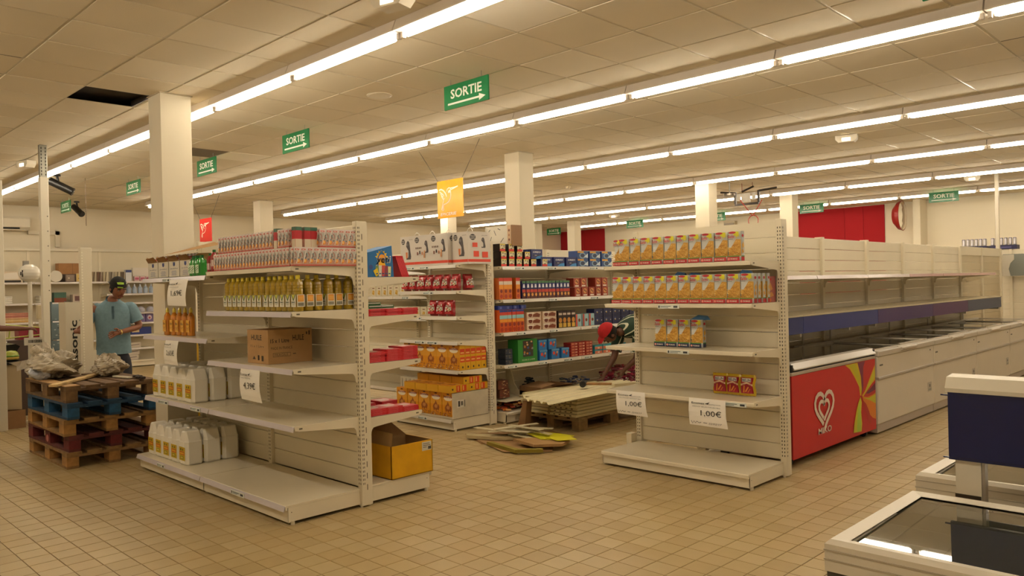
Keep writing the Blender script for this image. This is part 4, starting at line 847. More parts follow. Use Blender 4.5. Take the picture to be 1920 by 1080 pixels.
# ---- cereal cartons
ce = [('r',0,0,1,1,'dd9418'),('r',0,.5,1,.80,'e0a030'),('c',.5,.78,.36,'efe4cc',12,.10),('t','Swichelet',.10,.80,.09,'8a1c2c',.80,True,.15),('r',.4,.92,.6,.97,'6a3a1a')]+[('p',[(.30,.22),(.42,.30),(.50,.22),(.62,.30),(.72,.24),(.80,.40),(.72,.52),(.66,.44),(.58,.55),(.48,.66),(.40,.54),(.30,.50),(.22,.40)],'9a5420'),('c',.5,.42,.14,'c98a4a',8,.08)]+blobs(22,.03,.02,.97,.22,['c98a3c','a8642a','e5c080'],.07,.6)
cs = [('r',0,0,1,1,'d8a418'),('r',.05,.62,.95,.85,'d2451c'),('r',.05,.32,.95,.52,'d2451c'),('r',.15,.66,.8,.72,'e8b060'),('r',.15,.38,.8,.44,'e8b060'),('r',.4,.08,.65,.16,'4a3a20')]
ct = [('r',0,0,1,1,'c98a2a')]+blobs(26,.02,.05,.98,.95,['a8642a','e0a850','8a4a20'],.06,1.6)
KF = Kind(boxp('cereal_carton', .192, .075, .27, 'd8a020', ce, cs, ct))
for i, x in enumerate((-7.215, -7.02)): KF.place(x, 5.56, .635, 0, 'cereal carton on the lower shelf, '+('leftmost' if i == 0 else 'second from the left'), 'carton')
for i, x in enumerate((-6.815, -6.62, -6.425)):
    KF.place(x, 5.55, .635, 0, 'cereal carton in the front row of the lower shelf, '+['left of the gap', 'right of the gap', 'at the corner'][i], 'carton')
for i in range(4): KF.place(-6.425, 5.628+i*.078, .635, 0, 'cereal carton lined up behind the corner one, '+nth(i, 4, 'near'), 'carton', 'cereal cartons in file on the lower shelf')
for i in range(5): KF.place(-7.24+i*.202+.012, 5.45, .13, 0, 'cereal carton standing in the bottom tray, '+nth(i, 5), 'carton', 'cereal cartons in the bottom tray')
for j in range(3):
    for i in range(4):
        o = KF.place(-6.53-i*.272, 5.44+j*.195, .13+.275+.0765, 0, 'cereal carton lying flat on the tray pile, %s in the %s row' % (nth(i, 4), ('front', 'middle', 'back')[j]), 'carton', 'cereal cartons lying flat on the tray pile')
        o.rotation_euler = (0, PI/2, PI/2); o.location = (-6.70-i*.20+.2+.1, 5.44+j*.0+.002, .41)
        o.rotation_euler = (-PI/2, 0, 0) ; o.location = (-6.43-i*.20, 5.41+j*.272 if j < 2 else 5.60, .4075+(.0765 if j == 2 else 0)+.0765*1.0)
    if j == 1: pass
m = MB('card', 'c9bea6').box(-6.322,5.42,.135,-6.312,5.94,.405).box(-7.33,5.42,.135,-6.322,5.43,.155)
m.art((-6.312,5.42,.135), (0,1,0), (0,0,1), .52, .27, [('r',.12,.42,.30,.72,'d9d3c4'),('r',.15,.46,.2,.68,'3a3630'),('r',.22,.5,.28,.66,'6a655c'),('r',.31,.44,.34,.7,'7a756c')])
tag(m.build('display_tray'), 'pale cardboard display tray side with a barcode around the cereal cartons', 'tray')
# ---- tea boxes seen through the gap
te = [('r',0,0,1,1,'d6cdb4'),('r',.35,.72,.75,.80,'7a4a30'),('p',[(.3,.2),(.7,.1),(.75,.5),(.55,.58),(.35,.45)],'c99a2c'),('p',[(.3,.5),(.5,.3),(.6,.36),(.4,.58)],'dcc070')]
KT = Kind(boxp('tea_box', .118, .07, .135, 'd2c8b0', te))
for i in range(9): KT.place(-8.55+i*.125, 6.02, 1.435, 0, 'small pale box with a yellow drawing, upper row in the gap, '+nth(i, 9), 'box', 'pale boxes on the upper gap shelf')
for i in range(9): KT.place(-8.55+i*.128, 6.03, 1.165, 0, 'small pale box with a yellow drawing, lower row in the gap, '+nth(i, 9), 'box', 'pale boxes on the lower gap shelf')
KW = Kind(boxp('white_box', .075, .07, .15, 'cdc6b4', [('r',.3,.1,.7,.9,'b0a896'),('s',[(.5,.2),(.5,.8)],.08,'6a6458')], [('r',.1,.7,.9,.8,'8a8478')]))
for i in range(7): KW.place(-7.98+i*.079, 6.03, .27, 0, 'small white box on the low shelf in the gap, '+nth(i, 7), 'box', 'small white boxes on the low shelf')
# ================================================================ BISCUIT AISLE (fronts face +x)
H2 = PI/2
def row(K, y0, n, step, z, lb, cat='pack', x=-6.235, grp=None, dz=0.):
    for i in range(n): K.place(x+R.uniform(-.006,.003), y0+i*step, z+dz, H2, '%s, %s' % (lb, nth(i, n)), cat, grp or lb)
def rnd(base, cols, n=10, a=.1, b=.9, rx=.14, asp=.5): return [('r',0,0,1,1,base)]+blobs(n,.1,a,.9,b,cols,rx,asp)
k1 = Kind(boxp('dark_pack', .085, .14, .082, '2a1c1c', [('r',0,0,1,.3,'c83028'),('r',0,.3,1,1,'cfc6a0'),('r',0,.85,1,1,'d8c04a')]+blobs(6,.2,.35,.8,.8,['3a3230','8a8a70','e8e0c8'],.14,.7), left=[('r',0,0,1,1,'1e1414')]))
row(k1, 6.16, 5, .12, 1.75, 'dark white-fronted pack, bottom row on the top shelf', grp='dark packs, bottom row')
row(k1, 6.16, 4, .125, 1.75, 'dark white-fronted pack, middle row on the top shelf', grp='dark packs, middle row', dz=.084)
row(k1, 6.14, 3, .14, 1.75, 'dark white-fronted pack, top row', grp='dark packs, upper row', dz=.168)
k1.place(-6.235, 6.83, 1.75, H2, 'single dark pack below the tilted blue carton', 'pack')
bo = [('r',0,0,1,1,'1d2862'),('p',[(.3,0),(1,0),(1,.35),(.6,.3)],'2f7fc0'),('t','OREO',.15,.62,.16,'e4e6ea',.7,True,.1),('r',.15,.3,.7,.42,'14141c'),('c',.4,.36,.12,'8a8a92',10,.05)]
k2 = Kind(boxp('blue_biscuit_carton', .19, .13, .185, '1d2862', bo, left=[('r',0,0,1,1,'1a2358'),('s',[(.5,.1),(.5,.9)],.1,'3a6ab0')]))
o = k2.place(-6.24, 6.70, 1.75, H2, 'blue carton tilted above the dark packs', 'carton'); o.location.z = 1.84; o.scale = (1, 1, .6)
row(k2, 6.86, 3, .225, 1.75, 'dark blue biscuit carton standing on the top shelf', 'carton', grp='blue biscuit cartons')
k3 = Kind(boxp('blue_biscuit_pack', .21, .14, .095, '24407a', [('r',0,0,1,1,'2a4a80'),('c',.5,.4,.30,'7a9ab8',12,.4),('c',.5,.4,.2,'2a3a5a',10,.26),('r',.05,.75,.6,.95,'d89a2a'),('p',[(.6,.2),(1,.1),(1,.7)],'c9d4dc')]))
for i in range(3):
    for k in range(2): k3.place(-6.24, 7.53+i*.24, 1.75+k*.096, H2, 'blue pack with an orange badge on the top shelf, %s, %s' % (nth(i, 3), 'lower' if k == 0 else 'upper'), 'pack', 'blue packs with orange badges')
# second shelf
k4 = Kind(boxp('tall_biscuit_pack', .066, .12, .24, 'b85a1c', [('r',0,.0,1,1,'c8641c'),('r',0,.86,1,1,'c8382c'),('r',0,.68,1,.84,'d8c8b8'),('r',0,.48,1,.68,'e0902c'),('c',.5,.38,.3,'7a2a1c',8,.09),('c',.5,.14,.35,'a83c20',8,.1)]))
row(k4, 6.10, 3, .072, 1.38, 'tall orange biscuit pack on the second shelf', grp='tall orange packs on the second shelf'); k4.place(-6.235, 6.37, 1.38, H2, 'single tall orange pack standing apart on the second shelf', 'pack')
k5a = boxp('biscuit_roll_pack', .058, .12, .2, '20265c', [('r',0,.55,1,1,'222a66'),('r',0,.88,1,1,'4a7a4a'),('p',[(.2,.62),(.8,.62),(.7,.82),(.3,.82)],'dcdce6'),('r',0,.35,1,.52,'b83c2c'),('r',0,0,1,.35,'5a2c24'),('c',.6,.22,.3,'d89a4a',8,.1)])
k5 = Kind(k5a); row(k5, 6.47, 13, .064, 1.38, 'navy and orange biscuit pack on the second shelf', grp='navy and orange biscuit packs')
k6 = Kind(boxp('square_biscuit_pack', .118, .12, .112, '8a2c1c', [('r',.06,.04,.94,.96,'9a3c24'),('c',.5,.6,.3,'c98a4c',10,.3),('c',.42,.66,.12,'6a2c1c',6,.1),('c',.62,.55,.12,'7a3420',6,.1),('r',.2,.06,.8,.22,'d8c8b8')]))
row(k6, 7.42, 5, .135, 1.38, 'square brown biscuit pack, lower row on the second shelf', grp='square brown packs, lower row')
for i, y in enumerate((7.40, 7.53, 7.82, 7.95)): k6.place(-6.235, y, 1.38+.114, H2, 'square brown biscuit pack, upper row on the second shelf, '+nth(i, 4), 'pack', 'square brown packs, upper row')
# third shelf
k7 = Kind(boxp('tall_blue_orange_pack', .062, .12, .25, 'c8541c', [('r',0,.78,1,.90,'c83c2c'),('r',0,.60,1,.76,'8ac0c8'),('r',0,.45,1,.58,'e0902c'),('c',.5,.34,.35,'8a2c1c',8,.09),('c',.5,.12,.4,'a83418',8,.1),('r',0,.90,1,1,'2a3c8a')]))
row(k7, 6.10, 6, .065, 1.012, 'tall orange pack with a pale blue band on the third shelf', grp='tall orange packs on the third shelf')
k7b = Kind(boxp('blue_wrapper', .11, .1, .045, '26378a', [('r',.2,.2,.5,.8,'5a6ab8')]))
for i in range(4): k7b.place(-6.25, 6.12+i*.115, 1.012+.252, H2+.1*(i-1), 'blue pack lying on the tall orange packs, '+nth(i, 4), 'pack', 'blue packs on top')
k8 = Kind(boxp('chocolate_biscuit_pack', .24, .13, .068, 'c9a888', [('r',0,0,1,1,'d0b8a0'),('p',[(.4,.2),(.9,.1),(.95,.6),(.7,.85),(.45,.6)],'7a3a20'),('c',.25,.5,.14,'6a2c1c',8,.35),('r',.05,.75,.5,.95,'e8e0d4')]))
for i in range(2):
    for k in range(3): k8.place(-6.235, 6.62+i*.27, 1.012+k*.07, H2, 'chocolate biscuit pack on the third shelf, %s stack, %s' % (('left','right')[i], ('lowest','middle','topmost')[k]), 'pack', 'chocolate biscuit packs')
k9 = Kind(boxp('coffee_biscuit_pack', .075, .13, .2, '2e1c1a', [('r',.0,.72,1,.92,'3a2420'),('r',.1,.76,.9,.88,'c8b8a8'),('c',.5,.45,.4,'c98a3c',10,.16),('r',.1,.03,.9,.28,'d8b048')]))
row(k9, 7.085, 4, .078, 1.012, 'brown and gold biscuit pack on the third shelf', grp='brown and gold packs')
k10 = Kind(boxp('pale_blue_pack', .10, .12, .15, '9ab8c0', [('r',0,0,.3,1,'c84a3a'),('r',.3,0,1,1,'9cc0c8'),('c',.65,.5,.22,'7a3c24',8,.14)]))
row(k10, 7.42, 3, .13, 1.012, 'red and pale blue biscuit pack on the third shelf', grp='red and pale blue packs')
k11 = Kind(boxp('navy_packet', .17, .13, .10, '1c2248', [('r',0,0,1,1,'20264e')]+blobs(7,.1,.2,.9,.8,['c9c8d0','b89a2c','3a4a8a','14183a'],.1,.6)))
for i in range(5):
    for k in range(2): k11.place(-6.24, 7.82+i*.185, 1.012+k*.102, H2, 'navy biscuit packet on the third shelf, %s, %s row' % (nth(i, 5), ('lower','upper')[k]), 'pack', 'navy biscuit packets')
# fourth shelf
o = boxp('green_display_carton', .32, .16, .262, '2a7a2e', [('r',0,0,1,1,'2f8234'),('r',.25,.25,.78,.95,'3a3430')]+blobs(16,.30,.30,.74,.92,['b87a3c','d8b080','8a8a8a','5a2c1c','3a5a8a'],.07,.9)+[('t','ROCHER DE LA FERME',.18,.08,.07,'c8d8b0',.66)], left=[('r',0,0,1,1,'2a7a2e')], mat='card')
o.location = (-6.24, 6.51, .6515); o.rotation_euler.z = H2; tag(o, 'large green display carton with printed pictures on the fourth shelf', 'carton')
k12 = Kind(boxp('dark_box', .11, .12, .055, '1e2430', [('r',0,0,1,1,'2c3444')]+blobs(5,.1,.2,.9,.8,['7a8a9a','8a7a4a'],.1,.6)))
for k in range(3): k12.place(-6.235, 6.20, .65+k*.058, H2, 'dark small pack left of the green carton, '+('lowest','middle','topmost')[k], 'pack', 'dark packs left of the green carton')
k13 = Kind(boxp('blue_chocolate_box', .135, .12, .118, '2a6cae', [('r',0,0,1,1,'2f78ba'),('c',.3,.6,.16,'d84a2c',8),('c',.62,.42,.14,'a83c24',8),('c',.72,.66,.1,'e0a050',8),('r',0,.86,1,1,'5a9ac8')]))
for i, y in enumerate((6.77, 6.98, 7.16)): k13.place(-6.235, y, .65, H2, 'light blue chocolate box on the fourth shelf, lower row, '+nth(i, 3), 'box', 'light blue boxes, lower row')
for i, y in enumerate((6.76, 6.93)): k13.place(-6.235, y, .65+.12, H2, 'light blue chocolate box on the fourth shelf, upper row, '+('left','right')[i], 'box', 'light blue boxes, upper row')
k14 = Kind(boxp('red_biscuit_pack', .13, .12, .032, '9a2420', [('r',0,0,1,1,'a32a24'),('r',.1,.2,.5,.8,'c8785a'),('r',.6,.3,.9,.7,'d8a88a')]))
for i in range(3):
    for k in range(5): k14.place(-6.235, 7.33+i*.14, .65+k*.034, H2, 'flat red biscuit pack, %s stack, %s' % (nth(i, 3), 'lowest' if k == 0 else 'topmost' if k == 4 else ORD[k]+' from the bottom'), 'pack', 'flat red biscuit packs')
k15 = Kind(boxp('teal_pack', .15, .12, .05, '2a8a96', [('r',0,0,1,.7,'c86a4a'),('r',0,.7,1,1,'2a94a4'),('c',.5,.35,.16,'d8c8b0',8,.2)]))
for i in range(4):
    for k in range(2): k15.place(-6.235, 7.80+i*.165, .65+k*.052, H2, 'teal and orange pack on the fourth shelf, %s, %s' % (nth(i, 4), ('lower','upper')[k]), 'pack', 'teal and orange packs')
# bottom shelf: sweets in heaps, an opened cardboard box, a white divider
def heap(name, x0, x1, y0, y1, z, h, cols, n, s, lb):
    m = MB('foil')
    for _ in range(n):
        x = R.uniform(x0, x1); y = R.uniform(y0, y1); u = 1-abs((y-(y0+y1)/2)/((y1-y0)/2))**2; zz = z+s*.4+R.uniform(.1,1)*h*max(.15,u)
        m.T = Matrix.Translation((x, y, zz)) @ Matrix.Rotation(R.uniform(0,PI), 4, 'Z') @ Matrix.Rotation(R.uniform(-.5,.5), 4, 'X')
        m.bbox(-s, -s*.55, -s*.3, s, s*.55, s*.3, s*.18, R.choice(cols))
    m.T = None; o = m.build(name); tag(o, lb, 'sweets', kind='stuff')
heap('sweet_heap', -6.62, -6.50, 6.70, 7.10, .13, .26, ['26303c','3c4448','14181e'], 60, .035, 'heap of black foil sweets bags behind the cardboard box')
heap('sweet_heap', -6.62, -6.25, 7.26, 7.9, .13, .24, ['2a3a6a','5a6a7a','1c2440','8a8a90','3c4a70'], 150, .035, 'heap of blue foil sweets on the bottom shelf')
heap('sweet_heap', -6.62, -6.25, 8.02, 9.2, .13, .30, ['8a2440','b03a58','6a1c34','a85a70'], 170, .04, 'heap of pink and red foil sweets behind the bending person')
heap('sweet_heap', -6.58, -6.22, 6.14, 6.58, .13, .07, ['a83c20','d8a060','8a2418','e0c8a0','c8641c'], 90, .03, 'heap of orange and brown sweets at the near end of the bottom shelf')
kk = Kind(boxp('brown_pack', .16, .12, .1, '5a3424', [('r',0,0,1,1,'6a3a28')]+blobs(10,.05,.1,.95,.9,['c9a060','8a3a20','e0c8a0'],.12,.4)))
kk.place(-6.36, 6.24, .26, H2, 'brown pack on the low divider near the rack post, lower', 'pack', 'brown packs near the post'); kk.place(-6.36, 6.22, .362, H2, 'brown pack near the rack post, upper', 'pack', 'brown packs near the post')
o = MB('paint', 'ddd2b6').prism([(-6.70,.24),(-6.22,.24),(-6.22,.27),(-6.50,.31),(-6.56,.37),(-6.60,.50),(-6.63,.56),(-6.70,.56)], 'y', 6.60, 6.61).box(-6.70,6.12,.238,-6.22,6.60,.246).build('shelf_divider'); tag(o, 'loose cream shelf with its curved bracket above the sweets, near the post', 'shelf part')
r = empty('cardboard_box', 'opened brown cardboard box behind the stacked panels', 'box', (-6.135, 6.60, .1325), .0)
c1 = MB('card', '94704a'); A, B, Hh = .34, .56, .22
c1.box(-A,0,0,0,.004,Hh).box(-.004,0,0,0,B,Hh).box(-A,B-.004,0,0,B,Hh).box(-A,0,0,-A+.004,B,Hh).box(-A,0,0,0,B,.003); c1.build('carton_wall', r)
MB('card', 'a9835a').add([(0,B*.35,Hh),(0,B,Hh),(.16,B*.95,Hh+.02),(.12,B*.4,Hh+.03)], [(0,1,2,3),(3,2,1,0)]).build('flap', r)
MB('card', '8d6a44').add([(-A,0,Hh),(0,0,Hh),(-.02,B*.5,Hh+.02),(-A+.02,B*.55,Hh+.03)], [(0,1,2,3),(3,2,1,0)]).build('flap', r)
# goods left on top of other gondolas
ky = Kind(boxp('yellow_box', .30, .12, .085, 'c9a81c', [('r',.05,.1,.6,.6,'efe6c8'),('c',.4,.7,.08,'2a2a20',6,.2)]))
ky.place(-6.74, 12.45, 1.981, .3, 'yellow and white pack lying high beside the pillar, lower', 'pack'); o = ky.place(-6.62, 12.5, 2.07, -.2, 'yellow and white pack lying high beside the pillar, upper', 'pack')
kcn = bpy.data.objects.new('drink_can', None)
cm_ = MB('metal', 'c8c4c8').lathe([(.028,0),(.032,.01),(.032,.12),(.026,.135)], 0, 0, 10, cols=['c8c4c8','c8c4c8','8a88a0']); co = cm_.build('drink_can'); bpy.data.objects.remove(kcn); KCN = Kind(co)
for g_, x0 in enumerate((-4.55, -4.06)):
    o = MB('print', '241f4c').box(x0, 16.90, 2.001, x0+.45, 17.10, 2.08).art((x0,16.90,2.001), (1,0,0), (0,0,1), .45, .08, [('r',.2,.3,.8,.6,'5a5890')]).build('can_tray'); tag(o, 'dark blue shrink pack of cans on the far shelf, '+('left' if g_ == 0 else 'right')+' pack', 'can pack')
    for i in range(6): KCN.place(x0+.045+i*.072, 16.95, 2.08, 0, 'silver can in the %s blue pack, %s' % (('left','right')[g_], nth(i, 6)), 'can', 'cans in the %s pack' % ('left','right')[g_])
# ================================================================ PALLETS
def pallet(wc, bc, L=1.2, Wd=.8, broken=False):      # built around its centre, long side along x
    r = bpy.data.objects.new('pallet', None); COL.objects.link(r)
    bl = MB('wood', bc).bbox(-.0725,-.05,.022,.0725,.05,.10,.003).mesh('block')
    for x in (-L/2+.0725, 0, L/2-.0725):
        for y in (-Wd/2+.05, 0, Wd/2-.05): inst('block', bl, r, (x, y, 0))
    bt = MB('wood', wc).bbox(-L/2,-.05,0,L/2,.05,.022,.002).mesh('bottom_board')
    for y in (-Wd/2+.05, 0, Wd/2-.05): inst('bottom_board', bt, r, (0, y, 0))
    cr = MB('wood', wc).bbox(-.0725,-Wd/2,.10,.0725,Wd/2,.122,.002).mesh('cross_board')
    for x in (-L/2+.0725, 0, L/2-.0725): inst('cross_board', cr, r, (x, 0, 0))
    tp = MB('wood', wc).bbox(-L/2,-.0625,.122,L/2,.0625,.144,.002).mesh('deck_board')
    for y in (-.3375, -.17, 0, .17, .3375): inst('deck_board', tp, r, (0, y, 0))
    return r
PW = [('pallet', '8a6a42', 'a97c46', 'bare wood pallet at the bottom of the stack'), ('pallet', '5c2a28', '6a2424', 'dark red pallet, second from the bottom of the stack'), ('pallet', '8c6a3e', 'a67a42', 'bare wood pallet in the middle of the stack'), ('pallet', '1f3f5c', '24557c', 'blue pallet, second from the top of the stack'), ('pallet', '6a5034', '7a5c3a', 'worn brown pallet on top of the stack')]
for k, (n_, wc, bc, lb) in enumerate(PW):
    p = pallet(wc, bc); p.location = (-8.31+(.02, 0, .015, .03, -.02)[k], 2.52+(0, .01, -.01, .0, .0)[k], k*.1452+.0005); p.rotation_euler.z = (.0, .02, -.01, .015, .02)[k]; tag(p, lb, 'pallet', 'stack of five pallets')
    if k == 1:
        MB('print', 'a85a58').tube((.0,-.4005,.06), (.0,-.402,.06), .034, n=12).build('stamp', p)
    if k == 4:
        MB('wood', 'b08a58').bbox(-.6,-.40,.145,.6,-.28,.150,.001).build('deck_board', p)
    if k == 0: pass
ZT = 5*.1452+.006
o = MB('wood', 'c9ad78').bbox(-.72,-.035,0,.72,.035,.022,.002).build('wooden_batten', loc=(-8.34, 2.50, ZT)); o.rotation_euler.z = 2.46; tag(o, 'long pale wooden batten lying diagonally on the pallet stack', 'batten')
o = MB('paint', 'cfc6b0').bbox(-.14,-.02,0,.14,.02,.014,.002).build('metal_strip', loc=(-8.05, 2.72, ZT)); o.rotation_euler.z = .2; tag(o, 'short white strip lying on the pallet stack', 'strip')
o = MB('wood', '3a2a1e'); 
for i in range(9): o.bbox(-8.02+i*.03, 2.80+R.uniform(-.03,.03), ZT, -7.98+i*.03, 2.83+R.uniform(-.02,.03), ZT+.018, .002)
tag(o.build('wood_splinters'), 'dark splintered pieces at the back right of the pallet stack', 'splinters', kind='stuff')
# crumpled plastic sheeting on the stack
def crumple(name, cx_, cy_, cz_, sx, sy, sz, col, lb, seed, par=None):
    rr_ = random.Random(seed); N = 44; Mr = 22; m = MB('polybag', col); vs = []
    ph = [(rr_.uniform(1, 6), rr_.uniform(0, 6.3), rr_.uniform(1, 5), rr_.uniform(0, 6.3), rr_.uniform(.03, .12)) for _ in range(9)]
    for j in range(Mr+1):
        for i in range(N):
            t = 2*PI*i/N; p = PI*j/Mr-PI/2; d = 1.22
            for a, b_, c_, e_, f_ in ph: d += f_*(1-2.2*abs(math.sin(.5*round(a)*t*1.0+b_+.8*p*c_))**.7) if round(a) % 2 == 0 else f_*math.sin(round(a)*t+b_)*math.sin(c_*p*1.5+e_)
            d += rr_.uniform(-.035, .035); x = cx_+sx*d*math.cos(p)*math.cos(t); y = cy_+sy*d*math.cos(p)*math.sin(t); z = cz_+sz*(d*math.sin(p)*(.9 if p > 0 else .8)+.75)
            vs.append((x, y, max(z, cz_+.0)))
    m.add(vs, [(j*N+i, j*N+(i+1)%N, (j+1)*N+(i+1)%N, (j+1)*N+i) for j in range(Mr) for i in range(N)])
    o = m.build(name, par)
    if lb: tag(o, lb, 'plastic sheeting')
    return o
r = empty('plastic_sheeting', 'large crumpled grey plastic sheeting heaped on the pallet stack', 'plastic sheeting', (0, 0, 0))
crumple('crumpled_sheet', -8.70, 2.30, ZT, .27, .22, .15, 'a89c86', None, 3, r); crumple('crumpled_sheet', -8.40, 2.72, ZT, .20, .13, .12, 'a2957e', None, 12, r); crumple('crumpled_sheet', -8.84, 2.24, ZT+.14, .09, .11, .105, 'b5aa96', None, 8, r); crumple('white_bag', -8.60, 2.17, ZT, .10, .09, .09, 'b8bcc8', None, 9, r)
m = MB('polybag', 'cdc4b4'); m.add([(-8.80,2.18,.86),(-8.98,2.05,.80),(-9.12,2.08,.84),(-9.16,2.02,.875),(-8.98,2.10,.90),(-8.82,2.22,.93)], [(0,1,5),(1,4,5),(1,2,4),(2,3,4),(5,1,0),(5,4,1),(4,2,1),(4,3,2)]).build('crumpled_sheet', r)
# pallet with stacked panels
p = pallet('8f7448', '8a6c42'); p.location = (-5.67, 6.84, .0005); p.rotation_euler.z = PI/2; tag(p, 'bare wood pallet under the stacked cream panels', 'pallet')
def corrug(L, Wd, n=4):
    r = bpy.data.objects.new('metal_panel', None)
    pts = []; w = Wd/n
    for k in range(n): pts += [(-Wd/2+k*w, 0), (-Wd/2+k*w+.02, .022), (-Wd/2+(k+1)*w-.035, .022), (-Wd/2+(k+1)*w-.015, 0), (-Wd/2+(k+1)*w, 0)]
    low = [(x, z-.004) for x, z in reversed(pts)]
    return pts+low
prof = corrug(1.33, .44, 4)
pme = MB('paint', 'd8cda6').prism(prof[::-1], 'y', 0, 1.33); pme = pme.mesh('ribbed_sheet')
def mpanel(x, y, z, rz, lb, rx=0, grp='loose cream metal panels'):
    o = inst('ribbed_sheet', pme, None, (x, y, z), rz); o.rotation_euler.x = rx; tag(o, lb, 'metal panel', grp); return o
kb_ = MB('paint', 'd3c79a').bbox(-.20,0,0,.20,1.28,.029,.005).mesh('shelf_board')
for i in range(2):
    for k in range(6):
        o = inst('shelf_board', kb_, None, (-5.49-i*.405+(k%2)*.006, 6.22+(k*7%3)*.012, .146+k*.0338), 0); tag(o, 'cream shelf board stacked on the pallet, %s pile, %s' % (('right','left')[i], 'lowest' if k == 0 else 'topmost' if k == 5 else ORD[k]+' from the bottom'), 'shelf board', 'stacked cream shelf boards')
m = MB('dull', '3a3228')
for k in range(6):
    for q in range(5): m.box(-5.68+.075*q, 6.217+(k*7%3)*.012, .157+k*.0338, -5.655+.075*q, 6.2195+(k*7%3)*.012, .165+k*.0338)
tag(m.build('board_slots'), 'dark slots in the ends of the stacked boards', 'slots', kind='stuff')
mpanel(-5.34, 5.66, .372, -.17, 'ribbed cream panel on top, jutting out towards the camera', .055, 'ribbed cream panels')
mpanel(-5.64, 5.92, .350, -.15, 'ribbed cream panel left of the top one, half beneath it', .030, 'ribbed cream panels')
o = MB('paint', 'cfc3a0').bbox(-.03,0,0,.03,.9,.03,.003).build('rack_bar', loc=(-5.02, 6.5, .462), rotz=-.3); tag(o, 'cream bar lying across the stacked boards near the bending person', 'bar')
r = empty('mallet', 'rubber mallet with a wooden handle on the ribbed panels', 'mallet', (-5.30, 6.36, .486), .55)
MB('rubber', '1c1815').tube((-.0,-.055,0), (0,.055,0), .034, n=12).build('mallet_head', r); MB('wood', '9a7040').tube((0,0,0), (.30,0,0), .013, n=8).build('handle', r)
# debris on the floor
r = empty('cardboard_heap', 'heap of flattened cardboard and broken cream strips on the floor', 'debris', (0, 0, 0))
def sheetp(pts, z, t, col, name, mat='card'): 
    m = MB(mat, col).prism(pts, 'z', z, z+t); return m.build(name, r)
sheetp([(-6.12,5.42),(-5.62,5.18),(-5.0,5.62),(-5.10,5.95),(-5.55,6.12)], .001, .006, '8d6a42', 'cardboard_sheet'); sheetp([(-5.75,5.25),(-5.15,5.02),(-4.82,5.32),(-5.05,5.60),(-5.5,5.65)], .008, .006, 'a07c50', 'cardboard_sheet')
sheetp([(-5.50,5.14),(-5.02,5.04),(-4.84,5.22),(-4.88,5.25),(-5.03,5.10),(-5.46,5.18)], .015, .03, '8a7a24', 'cardboard_sheet'); sheetp([(-5.30,5.30),(-4.95,5.22),(-4.78,5.42),(-4.85,5.60),(-5.15,5.52)], .047, .025, 'a5804f', 'cardboard_sheet')
sheetp([(-5.35,5.55),(-5.05,5.42),(-4.88,5.58),(-4.92,5.75),(-5.25,5.72)], .075, .006, 'c9c21c', 'yellow_sheet', 'print'); sheetp([(-5.05,5.50),(-4.86,5.44),(-4.76,5.60),(-4.92,5.68)], .083, .004, 'd4cc20', 'yellow_sheet', 'print')
for k in range(12):
    x = R.uniform(-5.85,-5.25); y = 5.42+(x+5.5)*.1+R.uniform(-.12,.22); a = R.uniform(-.3, 1.2); L_ = R.uniform(.15,.5); m = MB('paint', R.choice(['d0c6a6','c4b994','d8cfb4'])); m.T = Matrix.Translation((x, y, .055+k*.007)) @ Matrix.Rotation(a, 4, 'Z') @ Matrix.Rotation(R.uniform(-.06,.06), 4, 'Y'); m.box(-L_/2,-.03,0,L_/2,.03,.005); m.build('broken_strip', r)
sheetp([(-5.95,5.28),(-5.88,5.22),(-5.58,5.32),(-5.30,5.60),(-5.45,5.62)], .02, .03, 'b5a67e', 'cardboard_sheet')
r2_ = MB('card', '94704a').prism([(-5.95,.0),(-5.84,.0),(-5.80,.30),(-5.86,.30)], 'y', 6.02, 6.10); tag(r2_.build('cardboard_strip'), 'folded strip of cardboard standing under the jutting panel', 'cardboard')
o = MB('plastic', 'd8861a').lathe([(.02,0),(.05,.03),(.055,.07),(.03,.11),(.012,.12)], 0, 0, 12).build('orange_ball', loc=(-4.33, 6.35, .0)); tag(o, 'small orange rounded object on the floor behind the right rack', 'toy')
# ================================================================ LEFT BACKGROUND
WU = empty('shelving_unit', 'tall cream wall shelving with household goods along the far left wall', 'shelving', (-17.95, 3.0, 0), PI/2)
for x in (0, 1.33, 2.66, 3.99): post(WU, x, 2.5, .06, slot='')
for a, c in ((0, 1.33), (1.33, 2.66), (2.66, 3.99)):
    MB('paint', 'd9cfb6').box(a+.025, -.02, .1, c-.025, .0, 2.46).build('back_panel', WU)
    for z in ((1.82, 1.41, 1.04, .62) if c < 3 else (1.82, 1.56, 1.37, 1.16, .94, .68, .40)): shelf(WU, a, c, -.03, -.42, z, 'cfc8c4')
    base(WU, a, c, -.5, .14)
MB('paint', 'e0d8c4').box(-.02, -.06, 2.46, 4.0, .0, 2.51).build('top_ledge', WU)
def small(nm, x, y, z, w, d, h, col, lb, cat='box', items=(), mat='print', grp=None):
    m = MB(mat, col).box(-w/2, 0, 0, w/2, d, h)
    if items: m.art((-w/2,0,0), (1,0,0), (0,0,1), w, h, items)
    o = m.build(nm, loc=(x, y, z+.0025), rotz=PI/2); tag(o, lb, cat, grp); return o
XF = -17.58
small('appliance_box', XF, 3.95, 1.82, .34, .25, .22, 'cfc0a8', 'white appliance box left of the globe, back wall top shelf', items=[('r',0,0,1,.2,'2a2420'),('p',[(.1,.3),(.9,.3),(.8,.9),(.2,.8)],'e0d8cc')])
small('grey_carton', XF, 4.22, 1.82, .09, .1, .42, '8c8880', 'tall narrow grey carton behind the globe')
small('cardboard_box', XF-.1, 5.02, 1.98, .42, .22, .22, 'a2764a', 'brown cardboard boxes on top of the picture frames, far wall', mat='card', items=[('r',.60,0,.62,1,'7a5634')])
